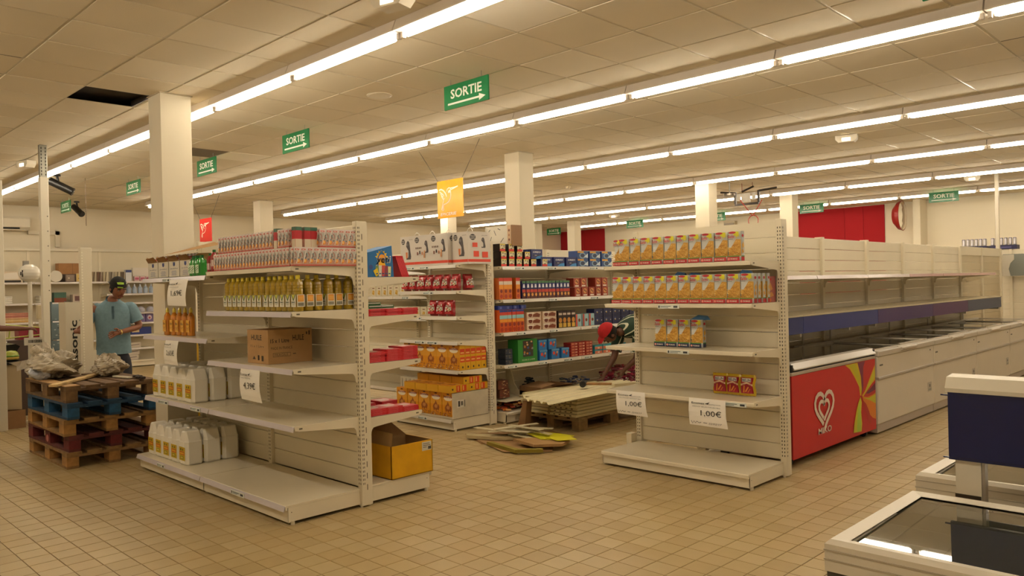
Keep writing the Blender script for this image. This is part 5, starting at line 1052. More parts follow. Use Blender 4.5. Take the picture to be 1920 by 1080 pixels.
small('black_crate', XF-.1, 5.02, 1.82, .40, .22, .155, '4a3c34', 'dark crate under the brown cardboard boxes, far wall')
o = MB('plastic', 'd6d0c2').tube((0,0,.115), (0,.03,.115), .115, n=20).build('white_plate', loc=(XF+.05, 4.72, 1.8215)); o.rotation_euler.z = PI/2; tag(o, 'white round plate standing right of the tall pole', 'plate')
small('picture_frame', XF+.04, 4.98, 1.82, .17, .02, .15, '6a5a50', 'dark framed print on the far wall shelf', 'frame', [('r',.1,.1,.9,.9,'8a7a6c'),('c',.35,.5,.1,'c9b8a0',8)])
small('picture_frame', XF+.04, 5.17, 1.82, .16, .02, .17, 'c9b080', 'yellowish framed print with small figures on the far wall shelf', 'frame', [('r',.1,.1,.9,.9,'d8b860'),('c',.3,.4,.07,'3a2a20',6),('c',.5,.4,.07,'3a2a20',6),('c',.7,.4,.07,'3a2a20',6)])
for i in range(6): small('mirror_tile', XF-.02*(i%2), 5.44+i*.115, 1.82, .105, .03, .20, ['8a7a5c','6a4a34','b0a488','7a7264','a89c80','5c4c3c'][i], 'standing metallic panel on the far wall shelf, %s' % nth(i, 6), 'panel', [('s',[(.3,0),(.5,1)],.15,'4a3c2c'),('s',[(.7,0),(.8,1)],.1,'d0c8b4')], grp='metallic panels on the wall shelf')
small('blue_lid_box', XF, 6.12, 1.82, .12, .1, .24, 'c9ccd4', 'white tub with a blue lid behind the cap of the man', 'tub', [('r',0,.78,1,1,'2a3a7a')])
for i in range(4): small('pink_box', XF+.02, 6.28+i*.115, 1.82, .1, .1, .10, 'c8a8ac', 'small pink and white box on the wall shelf, %s' % nth(i, 4), 'box', [('r',.1,.3,.9,.75,'a84a68')], grp='pink and white boxes')
small('white_carton', XF-.1, 6.42, 1.93, .36, .1, .18, 'd8d0c4', 'white carton above the small pink boxes')
for i in range(2):
    for k in range(4):
        o = MB('cloth', 'ddd8cc').bbox(-.17+.08*i, 0, 0, .17-.08*i, .3, .034, .012).build('folded_towel', loc=(XF, (3.80, 4.52)[i], 1.4115+k*.036), rotz=PI/2); tag(o, 'folded white towel on the second wall shelf, %s pile, %s' % (('left','right')[i], ['lowest','second','third','topmost'][k]), 'towel', 'folded white towels')
small('green_pouch', XF, 4.80, 1.41, .22, .15, .20, '4a6a5c', 'dark green pouch on the second wall shelf', 'pouch', [('r',0,0,1,.45,'7a3c24')], 'cloth')
small('photo_box', XF, 5.20, 1.41, .34, .2, .15, 'b8a898', 'grey box with a picture on the second wall shelf', items=[('r',.1,.15,.6,.8,'6a4a48'),('r',.65,.2,.9,.7,'8a8a9a')])
for i in range(7):
    o = MB('cloth', ['c98a78','d09a88','b87468','d8a890','c9a878','d8c090','c8a060'][6-i]).bbox(-.22, 0, 0, .22, .3, .026, .01).build('folded_cloth', loc=(XF+R.uniform(-.01,.01), 4.04, 1.0415+i*.0265), rotz=PI/2); tag(o, 'pink to yellow folded cloth on the third wall shelf, %s' % ('lowest' if i == 0 else 'topmost' if i == 6 else ORD[i]+' from the bottom'), 'cloth', 'folded pink and yellow cloths')
for i in range(5): small('jar', XF, 4.86+i*.07, 1.04, .06, .1, .15, 'b8a078', 'small jar on the third wall shelf, %s' % nth(i, 5), 'jar', [('r',0,.8,1,1,'8a6a3c')], grp='small jars on the third wall shelf')
KS = None
r = bpy.data.objects.new('spray_bottle', None); bpy.data.objects.remove(r)
o = MB('plastic', '9aa8bc').lathe([(.045,0),(.048,.01),(.048,.11),(.02,.15),(.015,.2)], 0, 0, 8, cols=['8a98b4','9aa8bc','9aa8bc','c8ccd8']).build('detergent_bottle'); KS = Kind(o)
for i in range(6): KS.place(XF, 6.0+i*.115, 1.56, 0, 'pale blue bottle on the wall shelf right of the man, '+nth(i, 6), 'bottle', 'pale blue bottles')
o = MB('plastic', 'a8a8b8').lathe([(.085,0),(.08,.06),(.05,.1),(.0,.12)], 0, 0, 10).build('plastic_bowl'); KP = Kind(o)
for i in range(3): KP.place(XF, 6.15+i*.2, 1.16, 0, 'pale domed container under the dark shelf, '+nth(i, 3), 'container', 'pale domed containers')
for i in range(4): small('purple_pack', XF, 6.02+i*.17, .94, .155, .15, .17, '6a5a8a', 'purple pack on the wall shelf right of the man, %s' % nth(i, 4), 'pack', [('c',.5,.55,.3,'d0c0cc',10,.3),('c',.5,.5,.15,'a84a5a',8,.15)], grp='purple packs')
small('blue_pack', XF, 6.35, .68, .42, .2, .15, '24347a', 'blue pack below the purple ones', 'pack', [('r',.05,.3,.4,.95,'d0b890')]); 
for i in range(3): small('white_crate', XF+.02, 6.1+.03*i, (.14,.255,.4015)[i], .34, .3, .11, 'bfb4a4', 'pale crate at the foot of the wall shelf, %s' % ['lowest','middle','topmost'][i], 'crate', [('s',[(.1,.4),(.9,.6)],.04,'6a5a5a')], grp='pale crates')
small('yellow_board', -8.0, 2.86, .56, .17, .02, .55, 'd0a818', 'narrow yellow packaging upright left of the large pillar', 'packaging', [('r',.3,.75,.45,.8,'3a3020')])
bpy.data.objects['yellow_board'].location = (-7.72, 3.30, .0); bpy.data.objects['yellow_board'].scale = (1.6, 1, 2.05); bpy.data.objects['yellow_board'].rotation_euler.z = .3
# ac unit and trunking
r = empty('air_conditioner', 'white wall-mounted air conditioner at the left edge', 'air conditioner', (X0, 3.9, 2.87))
MB('plastic', 'ded5c2').prism([(.0,0),(.14,0),(.21,.06),(.22,.22),(.19,.27),(0,.28)], 'y', -.48, .48).build('housing', r) if False else None
m = MB('plastic', 'ded5c2'); m.prism([(.0,0),(.14,0),(.21,.06),(.22,.22),(.19,.27),(0,.28)], 'y', -.48, .48); m.build('housing', r)
MB('dull', '2a2622').box(.15, -.44, .022, .206, .30, .05).build('air_slot', r); MB('plastic', 'd0c6b2').box(.14, -.45, -.008, .2, .44, .012).build('louvre', r)
o = MB('plastic', 'd6ccb6').box(X0, 4.38, 2.80, X0+.06, 4.95, 2.88).box(X0, 4.87, 2.55, X0+.06, 4.95, 2.88).build('cable_duct'); tag(o, 'white cable duct running from the air conditioner along the wall', 'duct')
# tall rack post with grey perforated top
r = empty('tall_post', 'tall white post with a grey perforated top section at the left', 'post', (-10.75, 2.78, 0))
MB('paint', 'ddd5c2').bbox(-.045,-.045,0,.045,.045,2.98,.004).build('lower_post', r)
m = MB('metal', '8a877c').bbox(-.035,-.04,2.98,.035,.04,ZC-.003,.003).build('upper_post', r)
m = MB('dull', '3a3630')
for k in range(9): m.box(.0351,-.03,3.0+k*.04,.036,-.018,3.025+k*.04).box(.0351,.015,3.0+k*.04,.036,.027,3.025+k*.04)
for k in range(6): m.box(.0451,.02,1.6+k*.18,.046,.03,1.612+k*.18)
o = m.build('post_holes', r); o['kind'] = 'stuff'
o = MB('paint', 'ddd5c2').bbox(-10.595,2.207,0,-10.505,2.297,2.88,.004).build('tall_post'); tag(o, 'white post cut by the left edge of the picture', 'post')
# white globe on a thin pole, pipe
r = empty('globe_lamp', 'white glossy globe with a dark opening on a thin white pole', 'lamp', (-11.0, 2.67, 0))
MB('gloss', 'e8e4da').lathe([(.001,1.715),(.05,1.725),(.09,1.75),(.112,1.79),(.118,1.83),(.11,1.87),(.085,1.905),(.045,1.93),(.001,1.935)], 0, 0, 20).build('globe', r)
MB('dull', '2a201c').box(.05,-.095,1.78,.075,-.085,1.86).box(.03,-.108,1.80,.06,-.10,1.84).build('opening', r)
MB('paint', 'ddd6c8').tube((0,0,0), (0,0,1.72), .024, n=10).lathe([(.08,0),(.075,.02),(.03,.03)], 0, 0, 16).build('pole', r)
r = empty('white_pipe', 'white pipe with a square fitting between the globe pole and the tall post', 'pipe', (-10.98, 2.79, 0))
MB('plastic', 'dcd4c2').tube((0,0,0), (0,0,1.26), .032, n=10).tube((0,0,1.16), (0,0,1.26), .038, n=10).build('pipe', r); MB('plastic', 'cdbf9f').bbox(-.03,-.06,1.26,.03,.05,1.43,.006).build('fitting', r)
# counter with a black top, things on it
r = empty('counter', 'beige counter with a black top at the left edge', 'counter', (-11.45, .4, 0))
MB('paint', 'b5a382').bbox(0,0,.0,.78,2.08,.745,.005).build('body', r); MB('gloss', '1a1716').bbox(-.02,-.02,.746,.81,2.10,.775,.004).build('countertop', r); MB('dull', '7a6c54').box(.781,.7,.02,.784,.706,.74).build('panel_joint', r)
r = empty('flat_cardboard', 'large flattened cardboard leaning against the foot of the counter', 'cardboard', (-10.62, 1.2, 0))
MB('card', '9a7450').box(0,0,0,.012,1.3,.21).add([(.0,0,.21),(0,1.3,.21),(.04,1.1,.235),(.04,.3,.24)], [(0,1,2,3),(3,2,1,0)], '8a6a48').build('cardboard_panel', r)
r = empty('toy_burger', 'small green and yellow burger-shaped toy on the black counter', 'toy', (-10.85, 2.42, .776))
MB('gloss', '2a2a1c').lathe([(.07,0),(.08,.01),(.08,.02)], 0, 0, 14).build('plate', r); MB('gloss', 'c9a83c').lathe([(.078,.02),(.085,.035),(.078,.05)], 0, 0, 14).build('lower_bun', r); MB('gloss', '7aa03c').lathe([(.082,.05),(.088,.06),(.08,.07)], 0, 0, 14).build('lettuce', r); MB('gloss', 'a8b04a').lathe([(.08,.07),(.07,.10),(.045,.118),(.001,.125)], 0, 0, 14).build('upper_bun', r)
o = MB('print', 'cfd2d8').box(-10.98,2.18,.776,-10.80,2.34,.779).build('paper_sheet'); tag(o, 'white paper on the counter left of the burger toy', 'paper')
o = MB('gloss', '14110f').prism([(0,0),(.9,0),(1.0,.16),(.95,.19),(0,.12)], 'x', -11.35, -11.0).build('black_case', loc=(0,1.55,.776)); tag(o, 'large black case on the counter behind the burger toy', 'case')
o = MB('print', 'd8d2c4').box(-10.86,2.56,.95,-10.84,2.95,1.04).art((-10.84,2.56,.95), (0,1,0), (0,0,1), .39, .09, [('r',.1,.3,.9,.7,'8a857a'),('t','12h30',.2,.3,.4,'3a3630',.5)]).box(-10.86,2.60,0,-10.845,2.62,.95).box(-10.86,2.88,0,-10.845,2.90,.95).build('price_strip'); tag(o, 'white printed strip on thin legs beside the counter', 'strip')
r = empty('toy_display', 'colourful boxed toys with a yellow-green frame left of the globe pole', 'toys', (-11.95, 2.2, 0))
MB('paint', '4a3a34').box(0,0,0,.3,.85,.98).build('stand', r)
MB('print', 'b8502c').box(.05,.02,.98,.25,.25,1.18).build('toy_box', r); MB('print', '8a2434').box(.05,.50,.98,.25,.84,1.14).build('toy_box', r)
m = MB('paint', 'a8b04a')
for a, b in (((.3,.15,1.0),(.3,.80,1.04)),((.3,.22,1.20),(.3,.80,1.12)),((.3,.15,1.0),(.3,.22,1.20)),((.3,.80,1.04),(.3,.80,1.12)),((.3,.38,1.01),(.3,.40,1.18)),((.3,.60,1.03),(.3,.62,1.15))): m.tube(a, b, .008, n=4)
m.build('frame', r); MB('print', 'e8e0d8').box(.28,-.1,.92,.34,.35,.975).build('white_tray', r)
# blue wire display rack, black panel, boxed appliance
r = empty('display_rack', 'tall narrow grey-blue display rack full of small blister cards', 'display rack', (-10.25, 2.70, 0), 0)
MB('metal', '6a7a80').box(-.01,-.01,0,.01,.01,1.47).box(-.01,.14,0,.01,.16,1.47).build('frame', r)
for k in range(4):
    m = MB('print', '7a8e98').box(.012,-.005,.60+k*.215,.03,.15,.80+k*.215); m.art((.03,-.005,.60+k*.215), (0,1,0), (0,0,1), .155, .20, [('r',.05,.03,.95,.06,'4a5a64')]+blobs(10,.1,.1,.9,.9,['a8bcc4','5a7080','3c4a58','c9d4d8'],.08,.5,6)); m.build('card_panel', r)
o = MB('dull', '17120f').prism([(2.90,.0),(3.02,.0),(2.92,1.40),(2.885,1.40)], 'x', -10.28, -10.22).build('black_board'); tag(o, 'black leaning board between the display rack and the white box', 'panel')
r = empty('appliance_carton', 'tall white carton with large black vertical lettering', 'box', (-9.82, 2.73, 0))
m = MB('print', 'd0c6b0').box(-.25,0,0,0,.16,1.46); m.art((.0,.16,.0), (0,0,1), (0,-1,0), 1.46, .16, [('t','Panasonic',.36,.28,.44,'1a1714',.50,True)]); m.build('carton_body', r); MB('card', 'b5a98f').box(-.25,0,1.4605,0,.16,1.463).build('top_flap', r)
# upright held by the man
r = empty('rack_upright', 'white perforated rack upright held vertical by the man in the cap', 'rack part', (-9.10, 2.73, 0))
m = MB('paint', 'ddd5c0').bbox(-.03,-.055,.01,.03,.055,2.04,.003).bbox(-.06,-.055,0,.30,.055,.01,.002).bbox(.0,.056,.0,.02,.085,.95,.002).build('upright_bar', r)
m = MB('print', 'f0ead8')
z = .3
while z < 2.0: m.box(.0301,-.045,z,.031,-.032,z+.016); z += .03
o = m.build('perforations', r); o['kind'] = 'stuff'
# ================================================================ PEOPLE
mk('stripes', .9)
def _stripe():
    m = MATS['stripes']; nt = m.node_tree; b = nt.nodes['Principled BSDF']
    tc = nt.nodes.new('ShaderNodeTexCoord'); sp = nt.nodes.new('ShaderNodeSeparateXYZ'); nt.links.new(tc.outputs['Object'], sp.inputs[0])
    ad = nt.nodes.new('ShaderNodeMath'); ad.operation = 'MULTIPLY'; ad.inputs[1].default_value = 17; 
    mix = nt.nodes.new('ShaderNodeMath'); mix.operation = 'MULTIPLY_ADD'; mix.inputs[1].default_value = -.55; nt.links.new(sp.outputs['Z'], mix.inputs[0]); nt.links.new(sp.outputs['Y'], mix.inputs[2])
    nt.links.new(mix.outputs[0], ad.inputs[0]); fr = nt.nodes.new('ShaderNodeMath'); fr.operation = 'FRACT'; nt.links.new(ad.outputs[0], fr.inputs[0])
    lt = nt.nodes.new('ShaderNodeMath'); lt.operation = 'LESS_THAN'; lt.inputs[1].default_value = .2; nt.links.new(fr.outputs[0], lt.inputs[0])
    mx = nt.nodes.new('ShaderNodeMix'); mx.data_type = 'RGBA'; mx.inputs[6].default_value = (*hx('22382a'), 1); mx.inputs[7].default_value = (*hx('c9c8b0'), 1)
    nt.links.new(lt.outputs[0], mx.inputs[0]); nt.links.new(mx.outputs[2], b.inputs['Base Color'])
_stripe()
def skinned(name, parent, V, E_, root, col, mat, sub=2, loc=None):
    names_ = list(V); ix = {n: i for i, n in enumerate(names_)}
    me = bpy.data.meshes.new(name); me.from_pydata([V[n][0] for n in names_], [(ix[a], ix[b]) for a, b in E_], [])
    o = bpy.data.objects.new(name, me); COL.objects.link(o); sk = o.modifiers.new('s', 'SKIN'); sk.use_smooth_shade = True
    if not me.skin_vertices: return None
    for i, n in enumerate(names_):
        rd = V[n][1]; me.skin_vertices[0].data[i].radius = rd if isinstance(rd, tuple) else (rd, rd); me.skin_vertices[0].data[i].use_root = (n == root)
    ss = o.modifiers.new('u', 'SUBSURF'); ss.levels = sub; ss.render_levels = sub
    bpy.context.view_layer.update(); ev = o.evaluated_get(bpy.context.evaluated_depsgraph_get()); nm = bpy.data.meshes.new_from_object(ev)
    for p in nm.polygons: p.use_smooth = True
    at = nm.color_attributes.new('Col', 'FLOAT_COLOR', 'CORNER'); c = list(hx(col))+[1.0]; at.data.foreach_set('color', c*len(at.data))
    nm.materials.clear(); nm.materials.append(MATS[mat]); nm.name = name
    o.modifiers.clear(); o.data = nm; bpy.data.meshes.remove(me); o.parent = parent
    if loc: o.location = loc
    return o
def head(parent, c, fwd, up, s=1., skin='7a4c34', hair='17120f', cap=None, capface=True):
    c = Vector(c); F_ = Vector(fwd).normalized(); U_ = Vector(up).normalized(); S_ = F_.cross(U_).normalized(); U_ = S_.cross(F_).normalized()
    T = Matrix((S_, F_, U_)).transposed().to_4x4(); T.translation = c
    T = T @ Matrix.Scale(s, 4)
    m = MB('skin', skin); m.T = T; N, Q = 20, 14; vs = []
    for j in range(Q+1):
        p = PI*j/Q-PI/2
        for i in range(N):
            t = 2*PI*i/N; x = .074*math.cos(p)*math.cos(t); y = .092*math.cos(p)*math.sin(t); z = .115*math.sin(p)
            if z < 0:
                k = -z/.115; x *= 1-.32*k; y *= (1-.12*k) if y > 0 else (1-.45*k); y += .012*k
            if y > 0 and abs(x) < .05: y += .004*math.cos(x*30)
            vs.append((x, y, z))
    m.add(vs, [(j*N+i, j*N+(i+1)%N, (j+1)*N+(i+1)%N, (j+1)*N+i) for j in range(Q) for i in range(N)], smooth=True)
    m.add([(-.013,.088,-.018),(.013,.088,-.018),(0,.118,-.028),(-.008,.092,.022),(.008,.092,.022),(0,.09,-.036)], [(0,2,3),(2,1,4),(2,4,3),(0,5,2),(5,1,2)], smooth=True)
    for sx in (-1, 1):
        m.tube((sx*.070,-.005,-.012), (sx*.082,-.012,-.008), .022, .018, n=8)
        m.tube((sx*.030,.072,.012), (sx*.030,.0855,.010), .010, .007, n=8, col='b8a898'); m.tube((sx*.030,.084,.010), (sx*.030,.0868,.009), .0055, n=8, col='1a100c')
        m.box(min(sx*.016,sx*.046),.082,.028,max(sx*.016,sx*.046),.096,.034, '1a120e')
    m.box(-.024,.080,-.056,.024,.096,-.050, '5a2c26').box(-.020,.080,-.062,.020,.094,-.056, '8a4c40')
    m.T = T; m.build('head', parent)
    h = MB('cloth', hair); h.T = T; vs = []; N = 20
    for j in range(7):
        p = -.35+(PI/2+.35)*j/6
        for i in range(N):
            t = 2*PI*i/N; fr_ = math.sin(t) > .35; pp = max(p, .45) if fr_ else p; vs.append((.079*math.cos(pp)*math.cos(t), .097*math.cos(pp)*math.sin(t)-.002, .121*math.sin(pp)))
    h.add(vs, [(j*N+i, j*N+(i+1)%N, (j+1)*N+(i+1)%N, (j+1)*N+i) for j in range(6) for i in range(N)], smooth=True).build('hair', parent)
    if cap:
        k = MB('cloth', cap); k.T = T; vs = []
        for j in range(8):
            p = .28+(PI/2-.28)*j/7
            for i in range(N): t = 2*PI*i/N; vs.append((.088*math.cos(p)**.8*math.cos(t), .108*math.cos(p)**.8*math.sin(t)-.004, .012+.125*math.sin(p)))
        k.add(vs, [(j*N+i, j*N+(i+1)%N, (j+1)*N+(i+1)%N, (j+1)*N+i) for j in range(7) for i in range(N)], smooth=True)
        k.build('cap', parent)
        b = MB('cloth', cap); b.T = T; sgn = -1 if capface else 1      # peak at the back when worn backwards
        b.add([(-.07,sgn*.075,.045),(-.055,sgn*.14,.028),(0,sgn*.165,.022),(.055,sgn*.14,.028),(.07,sgn*.075,.045),(0,sgn*.09,.05)], [(0,1,2,5),(5,2,3,4),(5,2,1,0),(4,3,2,5)]).build('cap_peak', parent)
        if capface:
            g_ = MB('print', '8fb43a'); g_.T = T
            g_.add([(.0,.109,.052),(.052,.088,.052),(.052,.086,.064),(.0,.107,.064)], [(0,1,2,3)]).add([(-.01,.094,.090),(.05,.078,.088),(.055,.064,.106),(.02,.078,.115),(-.015,.08,.108)], [(0,1,2,3,4)], '9cc43e').add([(-.062,.06,.082),(-.048,.074,.082),(-.05,.064,.098),(-.06,.055,.095)], [(0,1,2,3)], 'b8c8a0')
            g_.build('cap_print', parent)
def handv(V, E_, pre, wrist, d, side, palm_n, curl=.4, sc=1.):      # five fingers rooted in the palm
    w = Vector(wrist); d = Vector(d).normalized(); s_ = Vector(side).normalized(); n = Vector(palm_n).normalized()
    V[pre+'palm'] = (w+d*.055*sc, (.030*sc, .018*sc)); E_.append((pre+'w', pre+'palm'))
    for k, (off, ln) in enumerate(((-.030,.060),(-.010,.072),(.011,.068),(.030,.054))):
        a = w+d*.092*sc+s_*off*sc; b = a+(d*math.cos(curl)+n*math.sin(curl))*ln*.5*sc; c = b+(d*math.cos(curl*2.4)+n*math.sin(curl*2.4))*ln*.5*sc
        V[pre+'f%da' % k] = (a, .0095*sc); V[pre+'f%db' % k] = (b, .0085*sc); V[pre+'f%dc' % k] = (c, .007*sc)
        E_ += [(pre+'palm', pre+'f%da' % k), (pre+'f%da' % k, pre+'f%db' % k), (pre+'f%db' % k, pre+'f%dc' % k)]
    a = w+d*.03*sc-s_*.034*sc+n*.006; b = a+(d*.6-s_*.5+n*.5).normalized()*.034*sc; c = b+(d*.8-s_*.1+n*.5).normalized()*.028*sc
    V[pre+'ta'] = (a, .012*sc); V[pre+'tb'] = (b, .010*sc); V[pre+'tc'] = (c, .008*sc); E_ += [(pre+'palm', pre+'ta'), (pre+'ta', pre+'tb'), (pre+'tb', pre+'tc')]
def person(lb, loc, J, fwd, headc, hfwd, hup, shirtc, shirtm, trc, skinc, cap=None, capface=True, hands=(), sleeve=.62, shirt_r=1.0):
    r = empty('person', lb, 'person', loc); L = Vector(loc)
    g_ = lambda n: Vector(J[n])
    V = {}; E_ = []
    def put(n, rad): V[n] = (g_(n), rad)
    for n, rad in (('pelvis',(.095,.075)),('spine',(.10,.08)),('chest',(.14,.10)),('neck',.055),('neck2',.05)): put(n, rad)
    E_ += [('pelvis','spine'),('spine','chest'),('chest','neck'),('neck','neck2')]
    for s in 'lr':
        put(s+'sh', .055); put(s+'el', .040); put(s+'w', .026); put(s+'hip', .068); put(s+'kn', .055); put(s+'an', .040); V[s+'toe'] = (g_(s+'an')+Vector(fwd)*.15+Vector((0,0,-.045)), .032)
        E_ += [('chest',s+'sh'),(s+'sh',s+'el'),(s+'el',s+'w'),('pelvis',s+'hip'),(s+'hip',s+'kn'),(s+'kn',s+'an'),(s+'an',s+'toe')]
    for h in hands: handv(V, E_, *h)
    skinned('body', r, V, E_, 'pelvis', skinc, 'skin', 2)
    lat0 = (g_('lsh')-g_('rsh')).normalized(); R_ = shirt_r
    e0 = g_('spine')-g_('pelvis')
    secs = [(g_('pelvis')-e0*.35, .182, .134), (g_('pelvis')+e0*.2, .172, .124), (g_('spine'), .168, .120), (g_('spine').lerp(g_('chest'), .55), .182, .124), (g_('chest'), .192, .126), (g_('chest').lerp((g_('lsh')+g_('rsh'))/2, .8)*.75+g_('neck')*.25, .185, .108), (g_('neck')*.72+g_('chest')*.28, .135, .088), (g_('neck')*.95+g_('chest')*.05, .082, .072), (g_('neck')+(g_('neck2')-g_('neck'))*.15, .066, .062)]
    vs = []; N = 20
    for k, (p, hw, hd) in enumerate(secs):
        tg = (secs[min(k+1, len(secs)-1)][0]-secs[max(k-1, 0)][0]).normalized(); lt = (lat0-tg*lat0.dot(tg)).normalized(); dp = tg.cross(lt)
        for i in range(N):
            t = 2*PI*i/N; c_, q_ = math.cos(t), math.sin(t); kk_ = (abs(c_)**2.5+abs(q_)**2.5)**(-1/2.5); w_ = 1+.02*math.sin(5*t+k*1.7)+.012*math.sin(9*t+k)
            vs.append(p+lt*c_*kk_*hw*R_*w_+dp*q_*kk_*hd*R_*w_)
    m = MB(shirtm, shirtc); m.add(vs, [(k*N+i, k*N+(i+1)%N, (k+1)*N+(i+1)%N, (k+1)*N+i) for k in range(len(secs)-1) for i in range(N)], smooth=True)
    for s in 'lr':
        a_ = g_(s+'sh'); b_ = g_(s+'el'); c0 = a_-(a_-g_('chest'))*.25; c1 = a_+(b_-a_)*.25; c2 = a_+(b_-a_)*sleeve; c3 = a_+(b_-a_)*(sleeve+.12)
        n_ = 12; rings_ = [(c0, .060), (a_+Vector((0,0,.006)), .074), (c1, .074), (c2, .070), (c3, .074)]; vv = []
        for k, (p, rr0) in enumerate(rings_):
            tg = (rings_[min(k+1, 4)][0]-rings_[max(k-1, 0)][0]).normalized(); u_ = tg.cross(Vector((.13,.29,.2))).normalized() if abs(tg.z) > .5 else tg.cross(Vector((0,0,1))).normalized(); w2 = tg.cross(u_)
            vv += [p+(u_*math.cos(2*PI*i/n_)+w2*math.sin(2*PI*i/n_))*rr0 for i in range(n_)]
        m.add(vv, [(k*n_+i, k*n_+(i+1)%n_, (k+1)*n_+(i+1)%n_, (k+1)*n_+i) for k in range(4) for i in range(n_)], smooth=True)
    sh_ = m.build('shirt', r); ss = sh_.modifiers.new('u', 'SUBSURF'); ss.levels = 1; ss.render_levels = 1
    TV = {'top': (g_('pelvis')+(g_('spine')-g_('pelvis'))*.3, (.160,.125)), 'pelvis': (g_('pelvis'), (.168,.135))}; TE = [('top','pelvis')]
    for s in 'lr':
        TV[s+'hip'] = (g_(s+'hip'), .118); TV[s+'kn'] = (g_(s+'kn'), .080); TV[s+'an'] = (g_(s+'an')+Vector((0,0,.03)), .066); TE += [('pelvis',s+'hip'),(s+'hip',s+'kn'),(s+'kn',s+'an')]
    skinned('trousers', r, TV, TE, 'pelvis', trc, 'cloth', 2)
    for s in 'lr':
        a = g_(s+'an'); f_ = Vector(fwd); sd = Vector((-f_.y, f_.x, 0)); m = MB('rubber', '2a2420'); T = Matrix((sd, f_, Vector((0,0,1)))).transposed().to_4x4(); T.translation = Vector((a.x, a.y, -L.z)); m.T = T
        m.bbox(-.045,-.07,.0,.045,.19,.05,.015).build('shoe', r)
    head(r, headc, hfwd, hup, 1., skinc, cap=cap, capface=capface)
    return r
# the man in the cap
f3 = Vector((.949,-.316,0)); s3 = Vector((.316,.949,0))
def Q_(s, f, z): return s3*s+f3*f+Vector((0,0,z))
J = dict(pelvis=Q_(0,0,.95), spine=Q_(0,.01,1.13), chest=Q_(0,0,1.33), neck=Q_(0,.01,1.475), neck2=Q_(0,.05,1.53), lsh=Q_(.175,0,1.405), lel=Q_(.27,.02,1.17), lw=Q_(.08,.21,1.13), rsh=Q_(-.175,0,1.405), rel=Q_(-.30,.03,1.17), rw=Q_(-.365,.16,1.15),
         lhip=Q_(.09,0,.88), lkn=Q_(.10,.02,.49), lan=Q_(.11,-.01,.09), rhip=Q_(-.09,0,.88), rkn=Q_(-.10,.03,.49), ran=Q_(-.11,0,.09))
hl = ('l', J['lw'], Q_(-.95,.25,-.25), Q_(0,.2,-1), Q_(0,1,-.1), .5)
hr = ('r', J['rw'], Q_(.85,.55,.05), Q_(0,.1,-1), Q_(.2,-1,0), .35)
P1 = person('man in a light blue polo shirt and black cap, looking down, holding a rack upright', (-9.30, 3.06, 0), J, f3, Q_(.055,.10,1.60), Q_(.42,.85,-.42), Q_(.15,.40,.95), '6c8894', 'cloth', '242630', '85543c', cap='15140f', hands=(hl, hr))
m = MB('cloth', '587482'); 
for k in range(12):
    t = 2*PI*k/12; t2 = 2*PI*(k+1)/12; a = Q_(.075*math.cos(t), .012+.068*math.sin(t), 1.455-.03*math.sin(t)); b = Q_(.075*math.cos(t2), .012+.068*math.sin(t2), 1.455-.03*math.sin(t2)); up = Vector((0,0,.055))
    if not (.9 < t < 2.0): m.add([a, b, b+up*.9-(b-Q_(0,.01,b.z))*.12, a+up*.9-(a-Q_(0,.01,a.z))*.12], [(0,1,2,3),(3,2,1,0)])
m.build('collar', P1)
m = MB('cloth', '587482'); m.add([Q_(-.010,.134,1.27),Q_(.014,.134,1.27),Q_(.014,.112,1.41),Q_(-.010,.112,1.41)], [(0,1,2,3),(3,2,1,0)]).build('placket', P1)
MB('metal', 'c9b06a').tube(tuple(Q_(.072,.205,1.128)), tuple(Q_(.060,.215,1.125)), .032, n=12, caps=False).build('bracelet', P1)
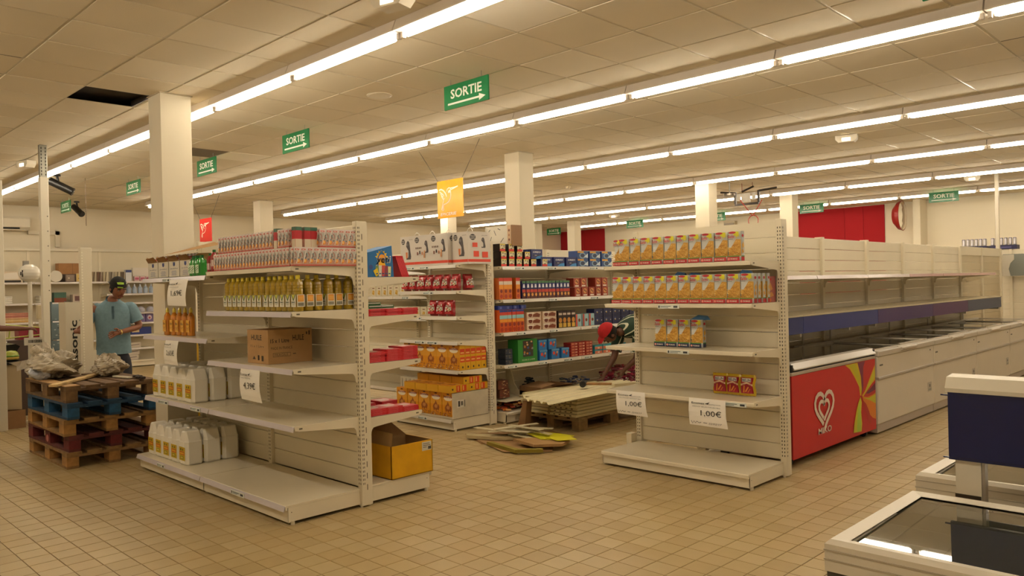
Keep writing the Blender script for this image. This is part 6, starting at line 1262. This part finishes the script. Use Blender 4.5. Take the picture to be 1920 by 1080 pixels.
# the bending worker behind the right rack
v3 = lambda *a: Vector(a)
J = dict(pelvis=v3(.18,.10,.93), spine=v3(.08,-.18,1.06), chest=v3(-.03,-.46,1.06), neck=v3(-.08,-.64,.99), neck2=v3(-.10,-.70,.97), lsh=v3(.10,-.55,1.00), lel=v3(.03,-.50,.68), lw=v3(-.10,-.58,.545), rsh=v3(-.20,-.50,.98), rel=v3(-.22,-.60,.68), rw=v3(-.24,-.72,.54),
         lhip=v3(.27,.10,.86), lkn=v3(.20,-.02,.47), lan=v3(.28,.14,.09), rhip=v3(.10,.12,.86), rkn=v3(.04,.02,.47), ran=v3(.08,.24,.09))
P2_ = person('worker in a green striped shirt and red cap bending down behind the right rack', (-5.30, 7.78, 0), J, v3(-.6,-.8,0).normalized(), v3(-.13,-.80,.98), v3(-.45,-.35,-.75), v3(-.3,-.85,.35), '22382a', 'stripes', '3a3228', '5a3624', cap='b01c22', capface=False,
   hands=(('l', J['lw'], v3(-.4,-.3,-.85), v3(.8,-.5,0), v3(-.5,-.6,.3), .4), ('r', J['rw'], v3(-.3,-.4,-.85), v3(.8,-.5,0), v3(-.5,-.6,.3), .4)), shirt_r=1.05)
# the person cut by the left edge: white sleeve and a forearm
J = dict(pelvis=v3(0,0,.95), spine=v3(0,0,1.13), chest=v3(0,0,1.33), neck=v3(0,0,1.47), neck2=v3(.02,0,1.53), lsh=v3(-.0,.18,1.40), lel=v3(.10,.36,1.20), lw=v3(.12,.62,1.185), rsh=v3(0,-.18,1.40), rel=v3(.05,-.25,1.14), rw=v3(.20,-.18,1.05),
         lhip=v3(0,.09,.88), lkn=v3(.02,.10,.49), lan=v3(0,.11,.09), rhip=v3(0,-.09,.88), rkn=v3(.02,-.10,.49), ran=v3(0,-.11,.09))
P3 = person('person cut off by the left edge, white sleeve and outstretched forearm', (-10.1, 1.73, 0), J, v3(1,.1,0).normalized(), v3(.03,0,1.62), v3(1,.3,-.1), v3(0,0,1), 'd8d4cc', 'cloth', '2a2622', '6e4430', hands=(('l', J['lw'], v3(0,1,-.05), v3(.9,0,-.4), v3(-.4,0,-1), .5), ('r', J['rw'], v3(.8,.5,0), v3(0,0,1), v3(0,1,0), .4)), sleeve=.85)
